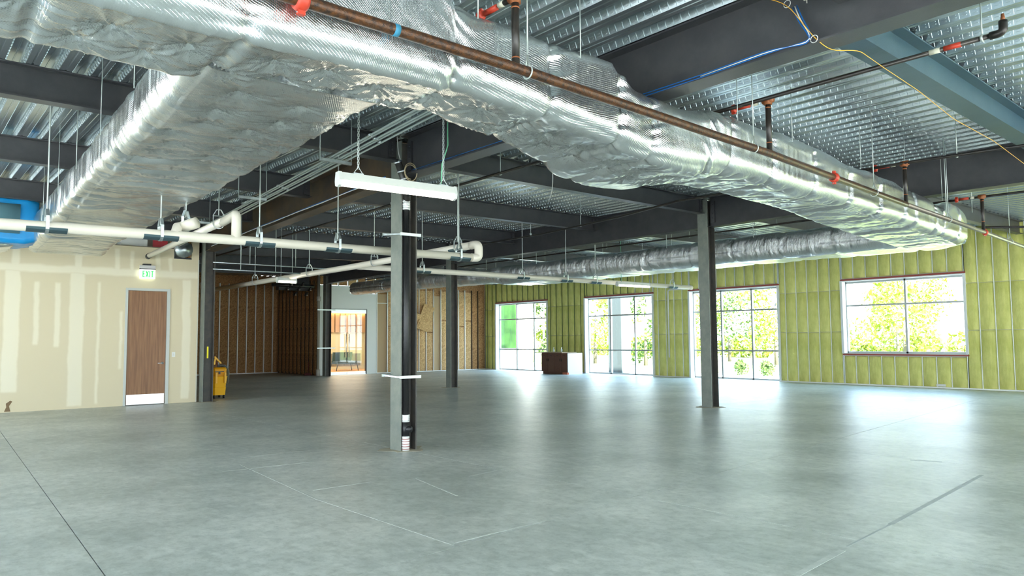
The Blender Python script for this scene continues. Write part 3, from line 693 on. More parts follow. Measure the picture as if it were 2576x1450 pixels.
# drain pipe in the pocket of the nearest column
dp = empty('drain_pipe', (5.735, 9.17, 0), 'black ribbed drain pipe with white couplings strapped to the nearest column', 'pipe')
px, py = 5.69, 9.16
tube('pipe', [(px, py, .28), (px, py, 3.42)], .047, mat('abs_black', (.015, .015, .015), .3, bump=.4, bscale=90), dp, 20)
for z0, z1, r in ((0, .20, .056), (.40, .50, .056), (3.42, 3.56, .058)):
    m_ = MB(); m_.tube([(px, py, z0), (px, py, z1)], r, 20)
    o = m_.build('coupling', mat('white_coupling', (.80, .80, .76), .4) if 'white_coupling' not in bpy.data.materials else bpy.data.materials['white_coupling'], dp, True)
    k = z0+.02
    while k < z1-.01:
        MB().tube([(px, py, k), (px, py, k+.008)], r+.002, 20).build('clamp_band', SILVER if z0 != 0 else REDT, o, True); k += .035
MB().tube([(px, py, .20), (px, py, .40)], .053, 20).tube([(px, py-.0, .30), (px+.03, py-.09, .30)], .045, 20).build('cleanout_tee', BLK, dp, True)
for z in (1.03, 3.06):
    s = MB(); s.box(5.52, 5.95, 9.135, 9.155, z-.02, z+.02) if 0 else None
    s.bar((5.57, 9.115, z), (5.90, 9.10, z), .03, .04); s.build('strut_clamp', mat('strut_white', (.70, .76, .70), .4) if 'strut_white' not in bpy.data.materials else bpy.data.materials['strut_white'], dp)
    MB().bar((5.47, 9.44, z+.02), (5.86, 9.44, z+.02), .03, .04).bar((5.58, 9.12, z), (5.50, 9.44, z+.02), .01, .02).bar((5.88, 9.12, z), (5.90, 9.44, z+.02), .01, .02).build('strut_back', GALV, dp)
# offset elbow and coiled wire at the top of the column
oe = empty('drain_offset', (5.35, 9.1, 3.7), 'black angled drain fitting with a coil of tan wire behind the near hanging lamp', 'fitting')
tube('pipe', bend([(5.69, 9.14, 3.57), (5.60, 9.0, 3.72), (5.42, 8.95, 4.05)], .06), .052, mat('abs_black2', (.03, .028, .025), .35), oe, 16)
for t in (.3, .6, .95):
    p = np.array([5.60, 9.0, 3.72])*(1-t)+np.array([5.42, 8.95, 4.05])*t; q = p+np.array([-.012, -.003, .022])
    tube('clamp_ring', [p, q], .06, SILVER, oe, 16)
cw = [np.array([5.58+.10*math.cos(t), 8.86, 3.88+.12*math.sin(t)+.004*t]) for t in np.linspace(0, 11, 40)]
tag(tube('wire_coil', cw, .006, mat('tan_wire', (.45, .36, .22), .5), None, 6), 'loose tan wire coil hung on the drain fitting above the near lamp', 'wire')

# ------------------------------------------------------------------ ducts
def duct_skin(name, stations, N, ds, m, parent, axis='x', disp=None, rc=.16):
    """stations: s, a0,a1 (cross-axis), z0,z1 ; skin with rounded corners"""
    st = np.array(stations); s = np.arange(st[0, 0], st[-1, 0]+ds*.5, ds); L = len(s)
    def sm_(c): return np.interp(s, st[:, 0], st[:, c])
    a0, a1, z0, z1 = sm_(1), sm_(2), sm_(3), sm_(4)
    rcv = np.interp(s, st[:, 0], st[:, 5]) if st.shape[1] > 5 else np.full(L, rc)
    # smooth stations
    def blur(v, k=max(1, int(.12/ds))): 
        vv = np.pad(v, (k, k), 'edge'); return np.convolve(vv, np.ones(2*k+1)/(2*k+1), 'valid')
    a0, a1, z0, z1 = map(blur, (a0, a1, z0, z1))
    u = np.arange(N)/N
    PA = np.zeros((L, N)); PZ = np.zeros((L, N)); NA = np.zeros((L, N)); NZ = np.zeros((L, N))
    w = a1-a0; h = z1-z0; r = np.minimum(np.minimum(rcv, w*.49), h*.49)
    arc = math.pi/2*r; sw_ = w-2*r; sh_ = h-2*r; per = 2*sw_+2*sh_+4*arc
    d = u[None, :]*per[:, None]
    # start: bottom edge from a0 side going +a
    segs_ = [('b', sw_), ('c0', arc), ('r', sh_), ('c1', arc), ('t', sw_), ('c2', arc), ('l', sh_), ('c3', arc)]
    acc = np.zeros(L)
    for nm, ln in segs_:
        lo = acc[:, None]; t = (d-lo); msk = (t >= 0) & (t < ln[:, None]+1e-9); LN_ = np.maximum(ln[:, None], 1e-6); R = r[:, None]
        A0, A1, Z0, Z1 = a0[:, None], a1[:, None], z0[:, None], z1[:, None]; th = t/LN_*math.pi/2
        if nm == 'b': a, z, na, nz = A0+R+t, Z0+0*t, 0*t, 0*t-1
        if nm == 'r': a, z, na, nz = A1+0*t, Z0+R+t, 0*t+1, 0*t
        if nm == 't': a, z, na, nz = A1-R-t, Z1+0*t, 0*t, 0*t+1
        if nm == 'l': a, z, na, nz = A0+0*t, Z1-R-t, 0*t-1, 0*t
        if nm == 'c0': a, z, na, nz = A1-R+R*np.sin(th), Z0+R-R*np.cos(th), np.sin(th), -np.cos(th)
        if nm == 'c1': a, z, na, nz = A1-R+R*np.cos(th), Z1-R+R*np.sin(th), np.cos(th), np.sin(th)
        if nm == 'c2': a, z, na, nz = A0+R-R*np.sin(th), Z1-R+R*np.cos(th), -np.sin(th), np.cos(th)
        if nm == 'c3': a, z, na, nz = A0+R-R*np.cos(th), Z0+R-R*np.sin(th), -np.cos(th), -np.sin(th)
        PA[msk] = a[msk]; PZ[msk] = z[msk]; NA[msk] = na[msk]; NZ[msk] = nz[msk]; acc = acc+ln
    S = np.repeat(s[:, None], N, 1)
    # displacement
    cx = (PA-a0[:, None])/w[:, None]; cz = (PZ-z0[:, None])/h[:, None]
    D = disp(S, d, cx, cz, NA, NZ, PA, PZ) if disp else 0
    PA2 = PA+NA*D; PZ2 = PZ+NZ*D
    X, Y = (S, PA2) if axis == 'x' else (PA2, S)
    V = np.stack([X, Y, PZ2], -1).reshape(-1, 3)
    c = np.array([V[:, 0].mean(), V[:, 1].mean(), V[:, 2].min()])
    i = np.arange(L-1)[:, None]*N; j = np.arange(N)[None, :]; j2 = (j+1) % N
    q = np.stack([i+j, i+j2, i+N+j2, i+N+j], -1).reshape(-1, 4)
    if axis == 'y': q = q[:, ::-1]
    q = q[:, ::-1]
    me = bpy.data.meshes.new(name); me.from_pydata((V-c).tolist(), [], q.tolist()+[list(range(N)), list(range((L-1)*N, L*N))[::-1]])
    me.polygons.foreach_set('use_smooth', [True]*len(me.polygons)); me.materials.append(m)
    uvl = me.uv_layers.new(name='uv'); vi = np.zeros(len(me.loops), int); me.loops.foreach_get('vertex_index', vi)
    uvs = np.stack([S.reshape(-1)[vi], d.reshape(-1)[vi]], -1); uvl.data.foreach_set('uv', uvs.reshape(-1)); me.update()
    o = bpy.data.objects.new(name, me); COL.objects.link(o); o.parent = parent; o.location = Vector(c)-parent.location
    return o
def band_cinch(S, pos, amp, wid):
    D = 0*S
    for p in pos: D -= amp*np.exp(-((S-p)/wid)**2)
    return D
def ridges(S, T, k, seed, env):
    return env*np.abs(vnoise(S*k+seed, T*3.1+seed))
def puckers(U, Vv, pins, amp, rad, wgt):
    D = 0*U; near = np.full(U.shape, 9.0)
    for (a, b) in pins:
        dx = U-a; dy = Vv-b; r = np.hypot(dx, dy); near = np.minimum(near, r); m = (r < .42) & (wgt > .01)
        if not m.any(): continue
        th = np.arctan2(dy, dx[...])[m]; rr = r[m]; ph = (a*37+b*91) % 6.28; n_ = 5+int(a*13) % 3
        ln = rad*(.7+.8*np.abs(np.sin(th*1.5+ph)))
        rid = (1-np.abs(np.sin(th*n_+ph+.8*np.sin(th*2+ph))))**2.2-.25
        D[m] += amp*.55*np.exp(-rr/ln)*rid*np.minimum(1, rr/.035)-amp*.7*np.exp(-rr/.035)
    return (D+amp*.5*(1-np.exp(-(near/.15)**2)))*wgt
rp = random.Random(5)
# trunk duct along x
D1 = empty('insulated_duct', (6, 4.9, 3.3), 'long silver foil-wrapped rectangular duct crossing overhead from upper left to the far right elbow', 'duct')
def yD1(x): return 3.98+.0766*x if x > 2.6 else 4.17
st1 = []
for x, w, z0, z1, r in ((-3, .98, 3.32, 4.05, .14), (1.3, 1.0, 3.32, 4.05, .14), (2.2, .98, 3.33, 4.05, .13), (3.0, .80, 3.33, 4.06, .14), (3.12, .80, 3.37, 3.98, .17), (4.3, .95, 3.34, 4.02, .16), (4.95, 1.1, 3.28, 4.02, .15), (5.15, 1.25, 3.24, 3.84, .16), (5.75, 1.30, 3.22, 3.86, .16), (6.35, 1.25, 3.25, 3.86, .17), (6.55, .95, 3.29, 3.98, .19), (8, .85, 3.31, 4.0, .19), (10, .98, 3.31, 3.98, .19), (12.2, 1.15, 3.29, 3.94, .18), (13.4, 1.2, 3.28, 3.90, .18), (13.8, 1.2, 3.27, 3.80, .17), (14.5, 1.25, 3.28, 3.96, .17), (15.4, 1.25, 3.28, 3.95, .22), (16.0, 1.2, 3.30, 3.86, .25), (16.35, 1.0, 3.36, 3.78, .2)):
    y0 = yD1(x); st1.append((x, y0+(0 if x < 15.3 else (x-15.3)*.25), y0+w, z0, z1, r))
bands1 = [.55, 1.55, 3.06, 4.05, 4.95, 5.45, 6.45, 6.85, 7.8, 8.9, 10.0, 11.1, 12.1, 12.6, 13.6, 14.0, 14.9]
pins1 = [(x+rp.uniform(-.06, .06)+(.21 if k else 0), yD1(x)+o_+rp.uniform(-.04, .04)) for x in np.arange(-2.5, 15.5, .43) for k, o_ in enumerate((.40, .70))]
def disp1(S, T, cx, cz, NA, NZ, PA, PZ):
    bot = np.clip(-NZ, 0, 1)**2; side = np.clip(np.abs(NA), 0, 1)**2; top = np.clip(NZ, 0, 1)
    D = .012*vnoise(S*1.3, T*1.3)+.003*vnoise(S*4, T*5)
    D += band_cinch(S, bands1, .030, .045)
    near = sum(np.exp(-np.abs(S-b)/.12) for b in bands1)
    D += near*.020*vnoise(S*2+9, T*20)*(side+.6*bot+top)
    D += side*.009*vnoise(S*15, T*1.7+4)*(.4+.6*near)
    wb_ = np.clip((-NZ-.75)/.2, 0, 1)
    D += puckers(S, PA, pins1, .050, .15, wb_*(1-.75*np.clip((S-6.3)/1.0, 0, 1)))
    D += wb_*.004*(1-np.abs(vnoise(S*5+2*vnoise(S*2, PA*2), PA*7)))**3
    far = np.clip((S-6.3)/1.0, 0, 1)
    D += wb_*far*.034*(1-np.abs(vnoise(S*3.1+PA*1.2+.7*vnoise(S*2, PA*3), PA*.9+3)))**3*-1+wb_*far*-.010*(1-np.abs(vnoise(S*8+PA*2, PA*1.6)))**3
    D -= bot*.012*np.clip(np.sin((S-.2)*math.pi/1.1), 0, 1)
    D += top*.03*vnoise(S*2.2, T*2)
    return D
duct_skin('duct_wrap', st1, 210, .0145, FOIL, D1, 'x', disp1)
TAPE = mat('foil_tape', (.82, .83, .82), .2, .95, bump=.3, bscale=25, bdist=.02)
# branch duct along y to the beige wall
D2 = empty('insulated_duct', (2.4, 11, 3.3), 'wide silver foil-wrapped branch duct running back toward the beige wall, left', 'duct')
st2 = []
for y, z0 in ((4.85, 3.335), (6, 3.30), (10, 3.30), (15, 3.30), (17.2, 3.31), (17.9, 3.38)):
    x0 = 1.42+.055*(y-5.2); x1 = 2.86+.036*(y-5.2); z1 = 3.72+.021*(y-5.2)
    st2.append((y, x0+(.0 if y < 17.5 else .15), x1+(.15 if y > 15 else 0), z0, z1+(0.12 if y < 6 else 0), .15))
bands2 = [5.6, 6.8, 8.0, 9.3, 10.6, 11.9, 13.2, 14.5, 15.8]
pins2 = [(y+rp.uniform(-.07, .07), x+rp.uniform(-.1, .1)) for y in np.arange(5.3, 17.5, .40) for x in (1.85, 2.3, 2.75)]
def disp2(S, T, cx, cz, NA, NZ, PA, PZ):
    bot = np.clip((-NZ-.6)/.35, 0, 1); side = np.clip(np.abs(NA), 0, 1)
    D = .010*vnoise(S*1.1+5, T*1.1)
    w1 = vnoise(S*2.7+.45*vnoise(S*1.3, PA*2.2), PA*.6+8)
    D += bot*(-.055*(1-np.abs(w1))**2.5)*np.clip((S-5.9)/1.6, .1, 1)
    D += bot*-.014*(1-np.abs(vnoise(S*6.5+.5*vnoise(S*3, PA*4), PA*1.3)))**3*np.clip((S-5.9)/1.6, .3, 1)
    D += side*(.012*vnoise(S*9+1.2*cz, PZ*1.2)+.008*vnoise(S*21, PZ*1.5))
    D += band_cinch(S, bands2, .035, .10)*(side*.9+.2*bot)
    D += puckers(S, PA, pins2, .046, .13, bot*np.clip(1.25-(S-5)/5, .25, 1))
    return D
duct_skin('duct_wrap', st2, 170, .017, FOIL2, D2, 'y', disp2)
# perimeter duct along y near the windows
D3 = empty('insulated_duct', (15.6, 14, 3.3), 'silver foil-wrapped duct hung in front of the green wall, running back from the elbow', 'duct')
st3 = []
for y, x0, x1, z0, z1, r in ((5.5, 14.95, 16.3, 3.36, 3.80, .2), (5.9, 14.92, 16.38, 3.28, 3.86, .26), (9, 14.90, 16.2, 3.28, 3.88, .28), (14, 14.88, 16.35, 3.29, 3.88, .28), (18.6, 14.88, 16.4, 3.30, 3.88, .28), (18.85, 14.9, 16.0, 3.40, 3.86, .22), (22, 14.9, 15.75, 3.44, 3.92, .24), (25, 14.9, 15.55, 3.46, 3.98, .25), (28.6, 15.0, 15.6, 3.48, 4.0, .25)):
    st3.append((y, x0, x1, z0, z1, r))
bands3 = list(np.arange(6.3, 28, 1.22))
def disp3(S, T, cx, cz, NA, NZ, PA, PZ):
    bot = np.clip(-NZ, 0, 1)**2; side = np.clip(np.abs(NA), 0, 1)
    D = .014*vnoise(S*1.2+15, T*1.4)+band_cinch(S, bands3, .035, .06)
    near = sum(np.exp(-np.abs(S-b)/.2) for b in bands3)
    D += side*near*.03*vnoise(S*14, T*3)+side*.026*vnoise(S*8, T*1.6)*(cz < .75)
    D += -side*.03*np.exp(-((cz-.42+.06*vnoise(S*.7, 0*S))/.05)**2)*(vnoise(S*.45+3, 0*S) > -.2)
    D += bot*.008*vnoise(S*6, T*3)+side*.010*(1-np.abs(vnoise(S*12+2*vnoise(S*3, T*2), T*2.2)))**3
    return D
duct_skin('duct_wrap', st3, 120, .022, FOIL3, D3, 'y', disp3)
# blue wrapped end of the duct by the beige wall
D4 = empty('blue_wrapped_duct', (1.3, 16.7, 3.3), 'duct end sealed in bright blue plastic film, left edge', 'duct')
def disp4(S, T, cx, cz, NA, NZ, PA, PZ): return .02*vnoise(S*3, T*3)+.012*vnoise(S*9, T*9)
duct_skin('plastic_film', [(-1.2, 16.0, 17.3, 3.36, 4.18, .05), (2.0, 16.0, 17.3, 3.36, 4.18, .05), (2.09, 16.08, 17.2, 3.42, 4.12, .05)], 70, .05, BLUEP, D4, 'x', disp4)
duct_skin('metal_panel', [(-1.2, 15.95, 16.3, 3.52, 4.05, .01), (1.86, 15.95, 16.3, 3.52, 4.05, .01)], 16, .5, mat('film_grey_panel', (.10, .22, .26), .5), D4, 'x')
duct_skin('duct_wrap', [(-1.2, 16.25, 17.75, 3.27, 3.5, .08), (1.55, 16.25, 17.75, 3.27, 3.5, .08), (1.75, 16.5, 17.6, 3.34, 3.46, .05)], 60, .04, FOIL, D4, 'x', lambda S, T, cx, cz, NA, NZ, PA, PZ: .02*vnoise(S*2, T*9)+.01*vnoise(S*7, T*8))

def rod(par, x, y, z0, z1, r=.006, m=RODM): return tube('hanger_rod', [(x, y, z0), (x, y, z1)], r, m, par, 6)
for x in (3.25, 4.4, 7.0, 8.3, 10.4, 12.2, 14.0, 15.8): rod(D1, x, yD1(x)+.02, 3.9, deck_z(x)+.0, .005)
for p in ((205, 392, 300), (293, 282, 190), (130, 500, 358)):
    pass
for y in (6.5, 8.2, 10.0, 11.9, 14.0):
    xx = 1.40+.055*(y-5.2); rod(D2, xx, y, 3.6, 4.5, .004)
for y in np.arange(6.9, 27, 2.44): rod(D3, 14.9, y, 3.8, 4.75, .007); rod(D3, 15.62, y+.4, 3.85, 4.75, .007)

# ------------------------------------------------------------------ sprinkler piping
sp = empty('sprinkler_main', (8, 4.4, 3.5), 'rusty brown sprinkler main pipe slung in front of the long foil duct', 'pipe')
mp = [(-2.0, 3.93, 3.55), (1.78, 4.08, 3.555), (3.51, 4.12, 3.55), (7.17, 4.27, 3.51), (11.4, 4.62, 3.48), (15.25, 4.86, 3.44), (24.25, 5.6, 3.40)]
tube('pipe', mp[:5], .040, RUST, sp, 20); tube('pipe', mp[4:], .034, mat('grey_pipe', (.16, .15, .13), .35, .5, col2=(.22, .18, .13), nscale=20), sp, 16)
def mpt(x):
    X = [p[0] for p in mp]; return np.array([x, np.interp(x, X, [p[1] for p in mp]), np.interp(x, X, [p[2] for p in mp])])
def coupling(par, p, d, r, m=REDP, name='coupling', w=.035):
    p = np.array(p, float); d = np.array(d, float); d /= np.linalg.norm(d)
    o = MB().tube([p-d*w, p-d*w*.5, p+d*w*.5, p+d*w], [r*1.28, r*1.45, r*1.45, r*1.28], 18).build(name, m, par, True)
    up = np.array([0, 0, 1.]) if abs(d[2]) < .9 else np.array([1., 0, 0]); s = np.cross(d, up); s /= np.linalg.norm(s)
    for k in (-1, 1):
        MB().bar(p+up*r*1.3*k-s*.0, p+up*r*1.95*k, .045, .03, up=tuple(s)).build('lug', m, o)
        MB().tube([p+up*r*1.65*k-d*.03, p+up*r*1.65*k+d*.03], .006, 6).build('bolt', SILVER, o)
    return o
def dirm(x): a = mpt(x+.1)-mpt(x-.1); return a
q = ony(757, 18, mpt(1.79)[1]); coupling(sp, mpt(q[0]), dirm(1.8), .046)
q = ony(2090, 447, 4.45); coupling(sp, mpt(q[0]), dirm(8), .042); coupling(sp, mpt(15.35), dirm(15), .036)
MB().tube([mpt(2.44), mpt(2.48)], .0412, 20).build('blue_tape', mat('blue_tape', (.03, .20, .32), .6), sp, True)
def loop_hanger(par, x, off, ztop):
    p = mpt(x); n = 14
    pts = [p+np.array([0, .052*math.cos(t), .052*math.sin(t)]) for t in np.linspace(math.pi*.62, math.pi*2.38, n)]
    top = p+np.array([0, 0, .13]); tube('pipe_ring', [top]+pts+[top], .006, RODM, par, 6); rod(par, p[0], p[1], p[2]+.12, ztop, .006)
for x in (3.62, 6.85, 10.15, 13.3, 17.2): loop_hanger(sp, x, 0, deck_z(x))
ZB = 4.09
risers = [3.50, 7.17, 11.4, 15.25]
def branch(idx, pts, label, couplings=(), heads=()):
    e = empty('sprinkler_branch', tuple(pts[0]), label, 'pipe')
    tube('pipe', pts, .022, BLACKP, e, 12)
    return e
br1 = branch(0, [(3.50, 2.0, ZB), (3.50, 4.25, ZB)], 'black sprinkler branch pipe with red coupling at top centre, leading over the duct')
br2 = branch(1, [(7.10, 2.08, ZB), (7.10, 7.5, ZB), (7.2, 12, ZB), (7.50, 23.5, ZB)], 'black sprinkler branch pipe with red band crossing below the blue-grey beam')
br3 = branch(2, [(11.9, 1.9, ZB), (11.55, 3.4, ZB), (11.38, 4.6, ZB), (11.2, 8.6, ZB), (11.7, 10.5, ZB), (12.1, 13.3, ZB), (12.2, 24, ZB)], 'black sprinkler branch pipe passing over the duct in front of the deep girder')
br4 = branch(3, [(15.60, 1.0, ZB), (15.3, 4.9, ZB), (15.3, 20, ZB), (15.4, 28, ZB)], 'black sprinkler branch pipe along the perimeter duct beside the green wall')
tag(tube('sprinkler_wall_pipe', [(15.27, 4.86, 3.52), (19.5, 1.2, 3.55)], .022, BLACKP), 'thin black sprinkler pipe crossing in front of the green wall at the right edge', 'pipe')
for k, (x, br) in enumerate(zip(risers, (br1, br2, br3, br4))):
    p = mpt(x)
    if k == 3: p = np.array([15.25, 4.86, 3.44])
    r = .026 if k < 3 else .026
    rs = tube('riser', [p+np.array([0, 0, .03]), (p[0], p[1], ZB)], .030, BLACKP, sp, 14)
    tube('orange_band', [(p[0], p[1], 3.62), (p[0], p[1], 3.63)], .031, ORANGE, rs, 14); tube('orange_band', [(p[0], p[1], 4.0), (p[0], p[1], 4.012)], .031, ORANGE, rs, 14)
    MB().tube([(p[0], p[1], ZB-.05), (p[0], p[1], ZB+.02)], .042, 14).tube([(p[0], p[1]-.06, ZB), (p[0], p[1]+.06, ZB)], .036, 14).build('tee_fitting', ORANGE, rs, True)
    coupling(br, (p[0], p[1]+.42, ZB), (0, 1, 0), .026, w=.025)
    tube('red_band', [(p[0], p[1]+.22, ZB), (p[0], p[1]+.37, ZB)], .0235, REDP, br, 12)
    tube('label_band', [(p[0], p[1]+.13, ZB), (p[0], p[1]+.19, ZB)], .0235, mat('label_white', (.6, .58, .45), .6) if 'label_white' not in bpy.data.materials else bpy.data.materials['label_white'], br, 12)
# red and white bands, elbow and sprinkler head at the end of branch 2
tube('red_band', [(7.10, 2.36, ZB), (7.10, 2.50, ZB)], .0235, REDP, br2, 12); tube('label_band', [(7.10, 2.53, ZB), (7.10, 2.62, ZB)], .0235, bpy.data.materials['label_white'], br2, 12)
MB().tube(bend([(7.10, 2.14, ZB), (7.10, 2.04, ZB), (7.10, 2.04, ZB+.10)], .05), .034, 14).build('elbow', BLACKP, br2, True)
tube('sprinkler_head', [(7.10, 2.04, ZB+.10), (7.10, 2.04, ZB+.16)], [.02, .012], ORANGE, br2, 10)
for (br, x, ys_, m) in ((br2, 7.10, (2.2,), 0), (br3, 11.5, (3.95,), 0), (br2, 7.15, (8.8, 10.4, 12.0), 0), (br3, 11.9, (11.8, 13.5), 0), (br4, 15.33, (9, 11.4, 14.2, 18.0), 0)):
    for y in ys_: rod(br, x, y, ZB-.02, 4.72 if x > 8 else 4.52, .006); tube('pipe_ring', [(x, y-.01, ZB), (x, y+.01, ZB)], .03, RODM, br, 12)
rod(sp, *onz(2375, 403, 4.35)[:2], 3.5, 4.7, .007)

# ------------------------------------------------------------------ white pipes
R1 = .063
pv = empty('white_drain_pipe', (3, 9.75, 2.87), 'white plastic pipe hung behind the nearest column with a square return at its right end', 'pipe')
tube('pipe', [(-4, 9.75, 2.82), (.95, 9.75, 2.845), (3.5, 9.75, 2.87), (7.34, 9.75, 2.89)], R1, PVC, pv, 20)
MB().tube(bend([(7.30, 9.75, 2.89), (7.45, 9.75, 2.89), (7.45, 9.75, 3.12), (7.45, 9.95, 3.12)], .09), R1+.006, 20).build('elbow_pair', PVC, pv, True)
tube('pipe', [(7.45, 9.9, 3.12), (7.50, 14, 3.10), (7.5, 24.0, 3.10)], R1, mat('white_pipe_dull', (.55, .50, .42), .5) if 0 else PVC, pv, 20)
MB().tube(bend([(3.47, 9.75, 2.90), (3.47, 9.75, 3.21), (3.62, 10.7, 3.24)], .07), R1*.95, 18).build('riser_elbow', PVC, pv, True)
tube('pipe', [(3.60, 10.6, 3.24), (5.0, 20.25, 3.70)], R1*.9, PVC, pv, 18)
MB().tube([(2.72, 9.75, 2.87), (2.80, 9.95, 3.0), (2.93, 9.93, 3.03)], R1, 18).build('wye_fitting', PVC, pv, True)
MB().tube([(2.86, 9.95, 3.01), (2.99, 9.80, 3.06)], R1*1.15, 18).build('clean_out_cap', PVC, pv, True)
tube('rubber_collar', [(4.93, 19.8, 3.675), (5.0, 20.19, 3.69)], R1*1.05, BLK, pv, 18)
pw = empty('white_drain_pipe', (13, 13.9, 3.1), 'thinner-looking far white pipe running toward the green wall below the perimeter duct', 'pipe')
tube('pipe', [(7.55, 14.05, 3.10), (9, 14.05, 3.10), (18.9, 14.1, 3.10)], R1, PVC, pw, 18)
tube('end_cap', [(18.85, 14.1, 3.10), (19.0, 14.1, 3.10)], R1*1.1, PVC, pw, 18)
def clevis(par, p, ax, ztop, plate=True):
    p = np.array(p, float); ax = np.array(ax, float); ax /= np.linalg.norm(ax); s = np.cross(ax, (0, 0, 1.))
    mb = MB(); r = R1+.012
    pts = [p+s*r*math.cos(t)+np.array([0, 0, r*math.sin(t)]) for t in np.linspace(math.pi, 2*math.pi, 9)]
    pts = [p-s*.03+np.array([0, 0, .20]), p-s*r+np.array([0, 0, .12])]+pts+[p+s*r+np.array([0, 0, .12]), p+s*.03+np.array([0, 0, .20])]
    for a, b in zip(pts[:-1], pts[1:]): mb.bar(a, b, .035, .008, up=tuple(ax) if 0 else tuple(np.cross(b-a, ax)))
    mb.bar(pts[0], pts[-1], .035, .008); mb.tube([p-s*r*1.1+np.array([0, 0, .11]), p+s*r*1.1+np.array([0, 0, .11])], .007, 6)
    o = mb.build('clevis_hanger', GALV, par)
    MB().tube([p+np.array([0, 0, .12]), (p[0], p[1], ztop)], .008, 6).build('hanger_rod', RODM, o)
    if plate:
        sh = MB(); q0 = p-ax*.2; q1 = p+ax*.2; n = 8
        poly = [(R1*1.06*math.cos(t), R1*1.06*math.sin(t)) for t in np.linspace(math.pi*1.05, math.pi*1.95, n)]+[(R1*1.12*math.cos(t), R1*1.12*math.sin(t)) for t in np.linspace(math.pi*1.95, math.pi*1.05, n)]
        sh.prism(q0, q1, poly); sh.build('saddle_shield', mat('dark_zinc', (.10, .16, .18), .35, .8) if 'dark_zinc' not in bpy.data.materials else bpy.data.materials['dark_zinc'], o)
for (x, z) in ((1.35, 2.85), (2.55, 2.86), (3.78, 2.87), (4.92, 2.875), (7.05, 2.885), (-1.5, 2.83)): clevis(pv, (x, 9.75, z), (1, 0, 0), 4.5)
for (y) in (10.35, 13.2, 16.2, 19.5): clevis(pv, (7.46, y, 3.11), (0, 1, 0), 4.4, y < 12)
clevis(pv, (3.66, 11.0, 3.26), (.13, .97, .04), 4.5, False); clevis(pv, (2.90, 9.95, 3.02), (.5, -.5, .1), 4.5, False)
for x in (9.15, 12.1, 13.6, 14.7, 18.0): clevis(pw, (x, 14.05, 3.10), (1, 0, 0), 4.6)

# conduits on trapeze struts
cd = empty('conduit_bundle', (4.6, 12, 3.95), 'bundle of five grey electrical conduits on strut hangers passing behind the near lamp', 'conduit')
for i in range(5):
    o_ = i*.062
    tube('conduit', [(4.05+o_, 5.6, 3.93+.012*(i % 2)), (4.37+o_, 9.0, 3.93+.012*(i % 2)), (4.95+o_, 15.5, 3.93+.012*(i % 2)), (5.3+o_, 19.6, 3.93)], .0125, RODM, cd, 8)
    for y in (7.6, 11.0, 14.2):
        t = (y-9)/6.5; x = 4.37+o_+.58*t if y > 9 else 4.05+o_+.32*(y-5.6)/3.4
        tube('conduit_coupling', [(x, y+.05*i, 3.935+.012*(i % 2)), (x+.005, y+.06+.05*i, 3.935+.012*(i % 2))], .017, SILVER, cd, 8)
for n_, (a, b) in enumerate((((805, 400), (885, 412)), ((600, 495), (670, 503)), ((463, 556), (530, 561)))):
    p = onz(*a, 3.89); q_ = onz(*b, 3.89); q_[1] = p[1]
    MB().bar(p, q_, .04, .04).build('strut', GALV, cd)
    for r_ in (p, q_): tube('strut_rod', [(r_[0], r_[1], 3.87), (r_[0], r_[1], 4.5)], .006, RODM, cd, 6)

# ------------------------------------------------------------------ lamps
def lamp(p0, p1, label, ztop, glow):
    p0 = np.array(p0, float); p1 = np.array(p1, float); c = (p0+p1)/2; d = (p1-p0)/np.linalg.norm(p1-p0)
    e = empty('hanging_lamp', tuple(c), label, 'lamp')
    MB().prism(p0, p1, [(-.05, .0), (-.035, .075), (.035, .075), (.05, .0)]).build('housing', LAMPH, e)
    MB().prism(p0+d*.02, p1-d*.02, [(.052*math.cos(t), .052*math.sin(t)*.95) for t in np.linspace(math.pi, 2*math.pi, 9)]).build('diffuser', glow, e, True)
    for p, s in ((p0, 1), (p1, -1)): MB().prism(p-d*s*.008, p+d*s*.02, [(-.056, 0), (-.038, .08), (.038, .08), (.056, 0), (.045, -.045), (0, -.06), (-.045, -.045)]).build('end_cap', LAMPH, e)
    return e, d
e, d = lamp((3.10, 6.15, 3.00), (4.33, 6.07, 3.00), 'near white tube lamp hanging on chains below the foil ducts, lit', 4.5, LAMPE)
for t in (.16, .90):
    p = np.array([3.10, 6.15, 3.08])*(1-t)+np.array([4.33, 6.07, 3.08])*t
    mb = MB(); z = p[2]+.06
    mb.tube([p+d*.05, p+np.array([0, 0, .07]), p-d*.05], .004, 5)
    k = 0
    while z < 4.45:
        a = np.array([math.cos(k*1.57)*.008, math.sin(k*1.57)*.008, 0]); c_ = np.array([p[0], p[1], z])
        mb.tube([c_+a-np.array([0, 0, .014]), c_+a+np.array([0, 0, .014])], .003, 4); mb.tube([c_-a-np.array([0, 0, .014]), c_-a+np.array([0, 0, .014])], .003, 4); z += .022; k += 1
    mb.build('chain', RODM, e); box('clip', p[0]-.05, p[0]+.05, p[1]-.015, p[1]+.015, 3.075, 3.09, GALV, e)
tube('power_cord', [(4.18, 6.08, 3.08), (4.20, 6.09, 3.3), (4.27, 6.09, 3.5), (4.27, 6.1, 4.45)], .006, GREENW, e, 6)
e2, d2 = lamp((15.2, 13.72, 3.02), (16.45, 13.64, 3.02), 'far white tube lamp under the white pipe near the green wall, lit', 4.7, LAMPE2)
tube('power_cord', [(15.35, 13.7, 3.1), (15.35, 13.7, 4.7)], .007, GREENW, e2, 6); tube('hanger_rod', [(16.2, 13.66, 3.1), (16.2, 13.66, 4.7)], .005, RODM, e2, 6)
_p = onz(697, 706, 3.0); _q = onz(739, 709, 3.0); _q[1] = _p[1]
